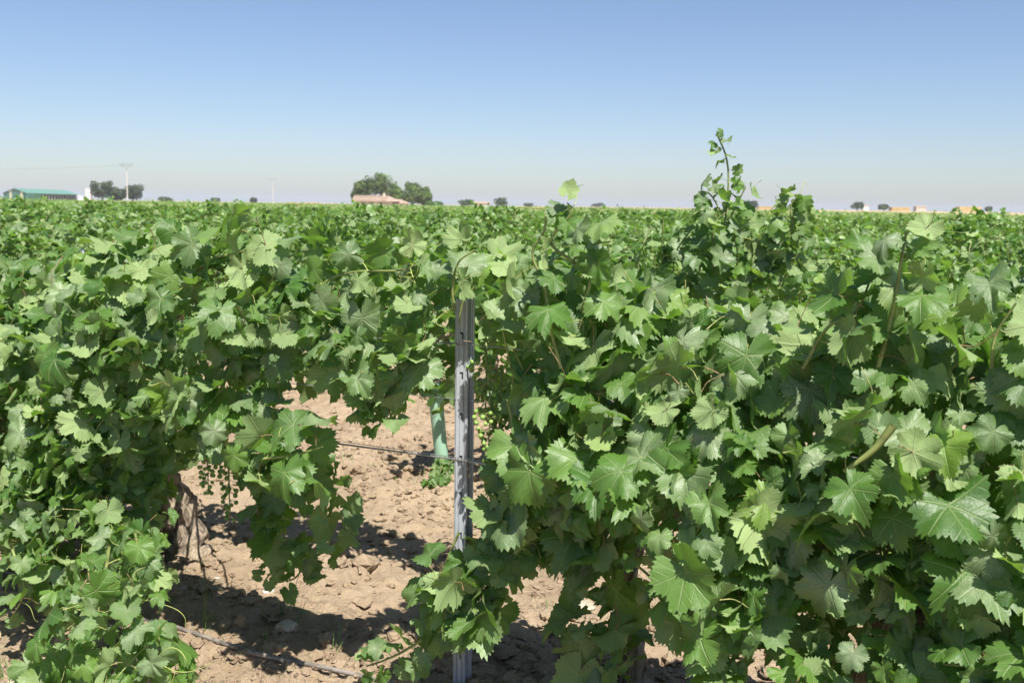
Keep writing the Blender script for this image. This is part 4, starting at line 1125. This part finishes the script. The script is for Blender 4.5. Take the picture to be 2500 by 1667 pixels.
# white tower with low annex
b = gp(218, 440); root = empty("white_tower", b); rz = Matrix.Rotation(R(28), 4, 'Z')
mb = MB(); mb.box(-1.45, 1.45, -1.3, 1.3, 0, 6.1, 0, rz); mb.build("tower_body", M_WHITE, root)
mb = MB(); mb.box(-1.6, 1.6, -1.45, 1.45, 6.1, 6.22, 0, rz); mb.build("cap", M_WHITE, root)
mb = MB(); mb.box(1.451, 1.49, -0.3, 0.4, 3.2, 4.9, 0, rz); mb.build("rust_patch", simple("rust_patch", (0.45, 0.22, 0.17), .8), root)
mb = MB(); mb.box(-4.2, -1.452, -1.0, 1.0, 0, 2.7, 0, rz); mb.box(-4.3, -4.0, -1.1, 1.1, 2.7, 3.2, 0, rz); mb.build("annex", M_WHITE, root)
tag(root, "white square tower with a low annex beside the dark trees", "tower")

# farmhouse
M_TILE = simple("clay_tiles", (0.34, 0.25, 0.185), 0.85, 0, 0.2, 1.2)
M_WALLF = simple("pale_wall", (0.56, 0.47, 0.39), 0.85, 0, 0.08, 0.8)
b = gp(925, 325); root = empty("farmhouse", b)
def fx(px): return gp(px, 325).x - b.x
x0, x1 = fx(866), fx(958)
mb = MB(); mb.box(x0, x1, 0, 7, 0, 2.6); mb.build("wall", M_WALLF, root)
mb = MB(); xa, xb, za, zb = x0 - 1.0, x1 + 0.8, 2.35, 4.35
mb.add([(xa, -.6, za), (xb + 1.4, -.6, za), (xb - 2.5, 3.5, zb), (xa + .6, 3.5, zb), (xa, 7.6, za), (xb + 1.4, 7.6, za),
        (xa, -.6, za + .14), (xb + 1.4, -.6, za + .14), (xb - 2.5, 3.5, zb + .14), (xa + .6, 3.5, zb + .14), (xa, 7.6, za + .14), (xb + 1.4, 7.6, za + .14)],
       [(0, 1, 2, 3)[::-1], (4, 3, 2, 5)[::-1], (6, 7, 8, 9), (9, 8, 11, 10), (7, 11, 8), (6, 9, 10), (0, 6, 7, 1)[::-1], (1, 7, 11, 5)[::-1], (4, 5, 11, 10)[::-1], (0, 4, 10, 6)[::-1]])
rf = mb.build("roof", M_TILE, root)
for i in range(44):
    xx = xa + 0.15 + (xb - xa - 2.6) * i / 44; mb = MB()
    mb.tube([(xx, -.6, za + .16), (xx + .3, 3.4, zb + .16)], 0.09, 5)
    mb.build("tile_row", M_TILE, rf, True)
mb = MB(); cx = fx(935); mb.box(cx - .35, cx + .35, 3.0, 3.7, 3.9, 5.3); mb.box(cx - .45, cx + .45, 2.9, 3.8, 5.3, 5.42); mb.build("chimney", M_CREAM, rf)
mb = MB(); mb.box(fx(960), fx(992), 1.0, 6, 0, 2.0); mb.build("wing_wall", M_WALLF, root)
mb = MB(); a, c = fx(952), fx(998); mb.add([(a, .5, 1.9), (c, .5, 1.8), (fx(976), 3.5, 3.25), (fx(966), 3.5, 3.3), (a, 6.5, 1.9), (c, 6.5, 1.8)], [(0, 1, 2, 3), (3, 2, 5, 4), (1, 5, 2), (0, 3, 4), (0, 4, 5, 1)]); mb.build("wing_roof", M_TILE, root)
for wx in (885, 905, 930):
    mb = MB(); mb.box(fx(wx) - .35, fx(wx) + .35, -0.03, 0.1, 1.0, 2.0); mb.build("window", M_DARK, root)
root.scale = (1, 1, 0.9)
tag(root, "low farmhouse with clay tiled roof and one chimney in front of pines", "farmhouse")
b = gp(1175, 560); root = empty("barn", b); mb = MB(); mb.box(-4, 4.5, 0, 6, 0, 2.3); mb.build("wall", M_WALLF, root)
mb = MB(); mb.add([(-4.4, -.4, 2.2), (4.9, -.4, 2.2), (4.9, 3, 3.3), (-4.4, 3, 3.3), (-4.4, 6.4, 2.2), (4.9, 6.4, 2.2)], [(0, 1, 2, 3), (3, 2, 5, 4), (0, 3, 4), (1, 5, 2), (0, 4, 5, 1)]); mb.build("roof", M_TILE, root)
tag(root, "faint pale barn between the two horizon trees above the post", "barn")
for px, Y, w, lab in ((2205, 640, 0, ""), (2115, 640, 3.2, "tiny white building between the two trees left of the middle straw stack"), (2250, 660, 6.5, "tiny pale farm building right of the middle straw stack")):
    if not w: continue
    b = gp(px, Y); root = empty("farm_building", b); mb = MB(); mb.box(-w / 2, w / 2, 0, 5, 0, 2.6); mb.build("wall", M_WHITE if w < 4 else M_WALLF, root)
    mb = MB(); mb.add([(-w / 2 - .2, -.2, 2.55), (w / 2 + .2, -.2, 2.55), (w / 2 + .2, 2.5, 3.5), (-w / 2 - .2, 2.5, 3.5), (-w / 2 - .2, 5.2, 2.55), (w / 2 + .2, 5.2, 2.55)], [(0, 1, 2, 3), (3, 2, 5, 4), (0, 3, 4), (1, 5, 2), (0, 4, 5, 1)]); mb.build("roof", M_TILE, root)
    tag(root, lab, "building")

# straw stacks: every bale its own piece
M_STRAW = simple("straw", (0.60, 0.42, 0.17), 0.9, 0, 0.2, 1.4)
bale_me = {}
def straw_stack(px0, px1, top, Y, label, rows=4, step=None):
    b = gp((px0 + px1) / 2, Y); w = (px1 - px0) / F * Y; root = empty("straw_stack", b)
    z1 = at_depth((px0 + px1) / 2, top, Y).z - b.z; nb = max(2, round(w / 2.3)); bw = w / nb; bh = z1 / rows
    key = (round(bw, 3), round(bh, 3))
    mb = MB(); g = 0.05
    mb.box(-bw / 2 + g, bw / 2 - g, 0, 1.2, 0.02, bh - 0.03); me = mb.mesh("straw_bale", M_STRAW)
    for r in range(rows):
        for c in range(nb):
            o = link("straw_bale", me, root, (-w / 2 + bw * (c + .5) + random.uniform(-.05, .05), random.uniform(-.08, .08) , bh * r))
    mb = MB(); mb.box(-w / 2 + .1, w / 2 - .1, 1.25, 5.2, 0, z1 - .05); mb.build("inner_bales", M_STRAW, root)
    if step:
        for c in range(step):
            for r in range(2): link("straw_bale", me, root, (-w / 2 - bw * (c + .5), 0, bh * r))
    tag(root, label, "straw stack", "straw stacks on the horizon")
straw_stack(1853, 1887, 504, 600, "pale straw stack on the horizon between the tall shoot and the leafy clump", 5)
straw_stack(2178, 2222, 506, 600, "square golden straw stack on the horizon right of two dark trees", 5)
straw_stack(2343, 2395, 505, 600, "wide straw stack near the right edge, stepped down on its left", 4, 2)
straw_stack(697, 776, 494.5, 520, "long low orange straw stack left of the farmhouse", 3)

# power line
M_POLE = simple("pylon_concrete", (0.52, 0.49, 0.45), 0.8, 0, 0.1, 2)
M_LAT = simple("lattice_steel", (0.34, 0.36, 0.38), 0.6, 0.3, 0.1, 2)
def pylon(px, ytop, Y, span, label):
    b = gp(px, Y); h = at_depth(px, ytop, Y).z - b.z; root = empty("power_pylon", b)
    m = MB(); m.tube([(0, 0, -.5), (0, 0, h * 0.84)], [0.36, 0.19], 4); m.build("mast", M_POLE, root)
    m = MB(); a = span / 2; zt = h; zl = h * 0.87
    for y in (-.2, .2):
        m.tube([(-a, y, zt), (a, y, zt)], .07, 4)
        for q in (-1, 1):
            m.tube([(q * a, y, zt), (q * a * .72, y, zl + .7)], .05, 4); m.tube([(q * a * .55, y, zt), (0, y, zl - .6)], .06, 4); m.tube([(q * a * .72, y, zl + .7), (q * a * .55, y, zt)], .05, 4)
    m.tube([(0, 0, h * .83), (0, 0, zl)], .16, 6); m.build("crossarm", M_LAT, root)
    for q in (-1, 0, 1):
        m = MB(); m.tube([(q * a, 0, zt), (q * a, 0, zt - .6)], .09, 6); m.build("insulator", M_LAT, root)
    tag(root, label, "pylon", "pylons of the power line")
    return [b + Vector((q * a, 0, zt - .6)) for q in (-1, 0, 1)]
t1 = pylon(312, 400, 440, 5.6, "tall power pylon with lattice crossarm in front of the dark trees")
t2 = pylon(667, 436, 760, 6.0, "faint distant power pylon left of the farmhouse")
t0 = [p + Vector((-150, -70, 0.5)) for p in t1]
t3 = [gp(1262, 1250) + Vector((q * 3, 0, 15)) for q in (-1, 0, 1)]
def cable(a, b, sag):
    m = MB(); m.tube([a.lerp(b, t / 24) - UP * sag * 4 * (t / 24) * (1 - t / 24) for t in range(25)], 0.018, 3, cap=False)
    tag(m.build("power_cable", M_LAT), "thin power cable sagging between the pylons on the left", "cable", "power cables")
for i in range(3): cable(t0[i], t1[i], 4.0); cable(t1[i], t2[i], 5.0)

# ------------------------------------------------------------------ air
HZ = 0.00020
mh = bpy.data.materials.new("haze"); mh.use_nodes = True; hn = mh.node_tree
hn.nodes.remove(hn.nodes["Principled BSDF"]); pv = hn.nodes.new("ShaderNodeVolumePrincipled")
pv.inputs['Density'].default_value = HZ; pv.inputs['Color'].default_value = (0.80, 0.86, 0.97, 1); pv.inputs['Anisotropy'].default_value = 0.0
hn.links.new(pv.outputs[0], hn.nodes["Material Output"].inputs['Volume'])
mb = MB(); mb.box(-4600, 4600, -1300, 5200, -1.5, 26); hz = mb.build("haze", mh); tag(hz, "thin pale summer haze over the fields", "haze", kind='stuff')
print("objects", len(bpy.data.objects))
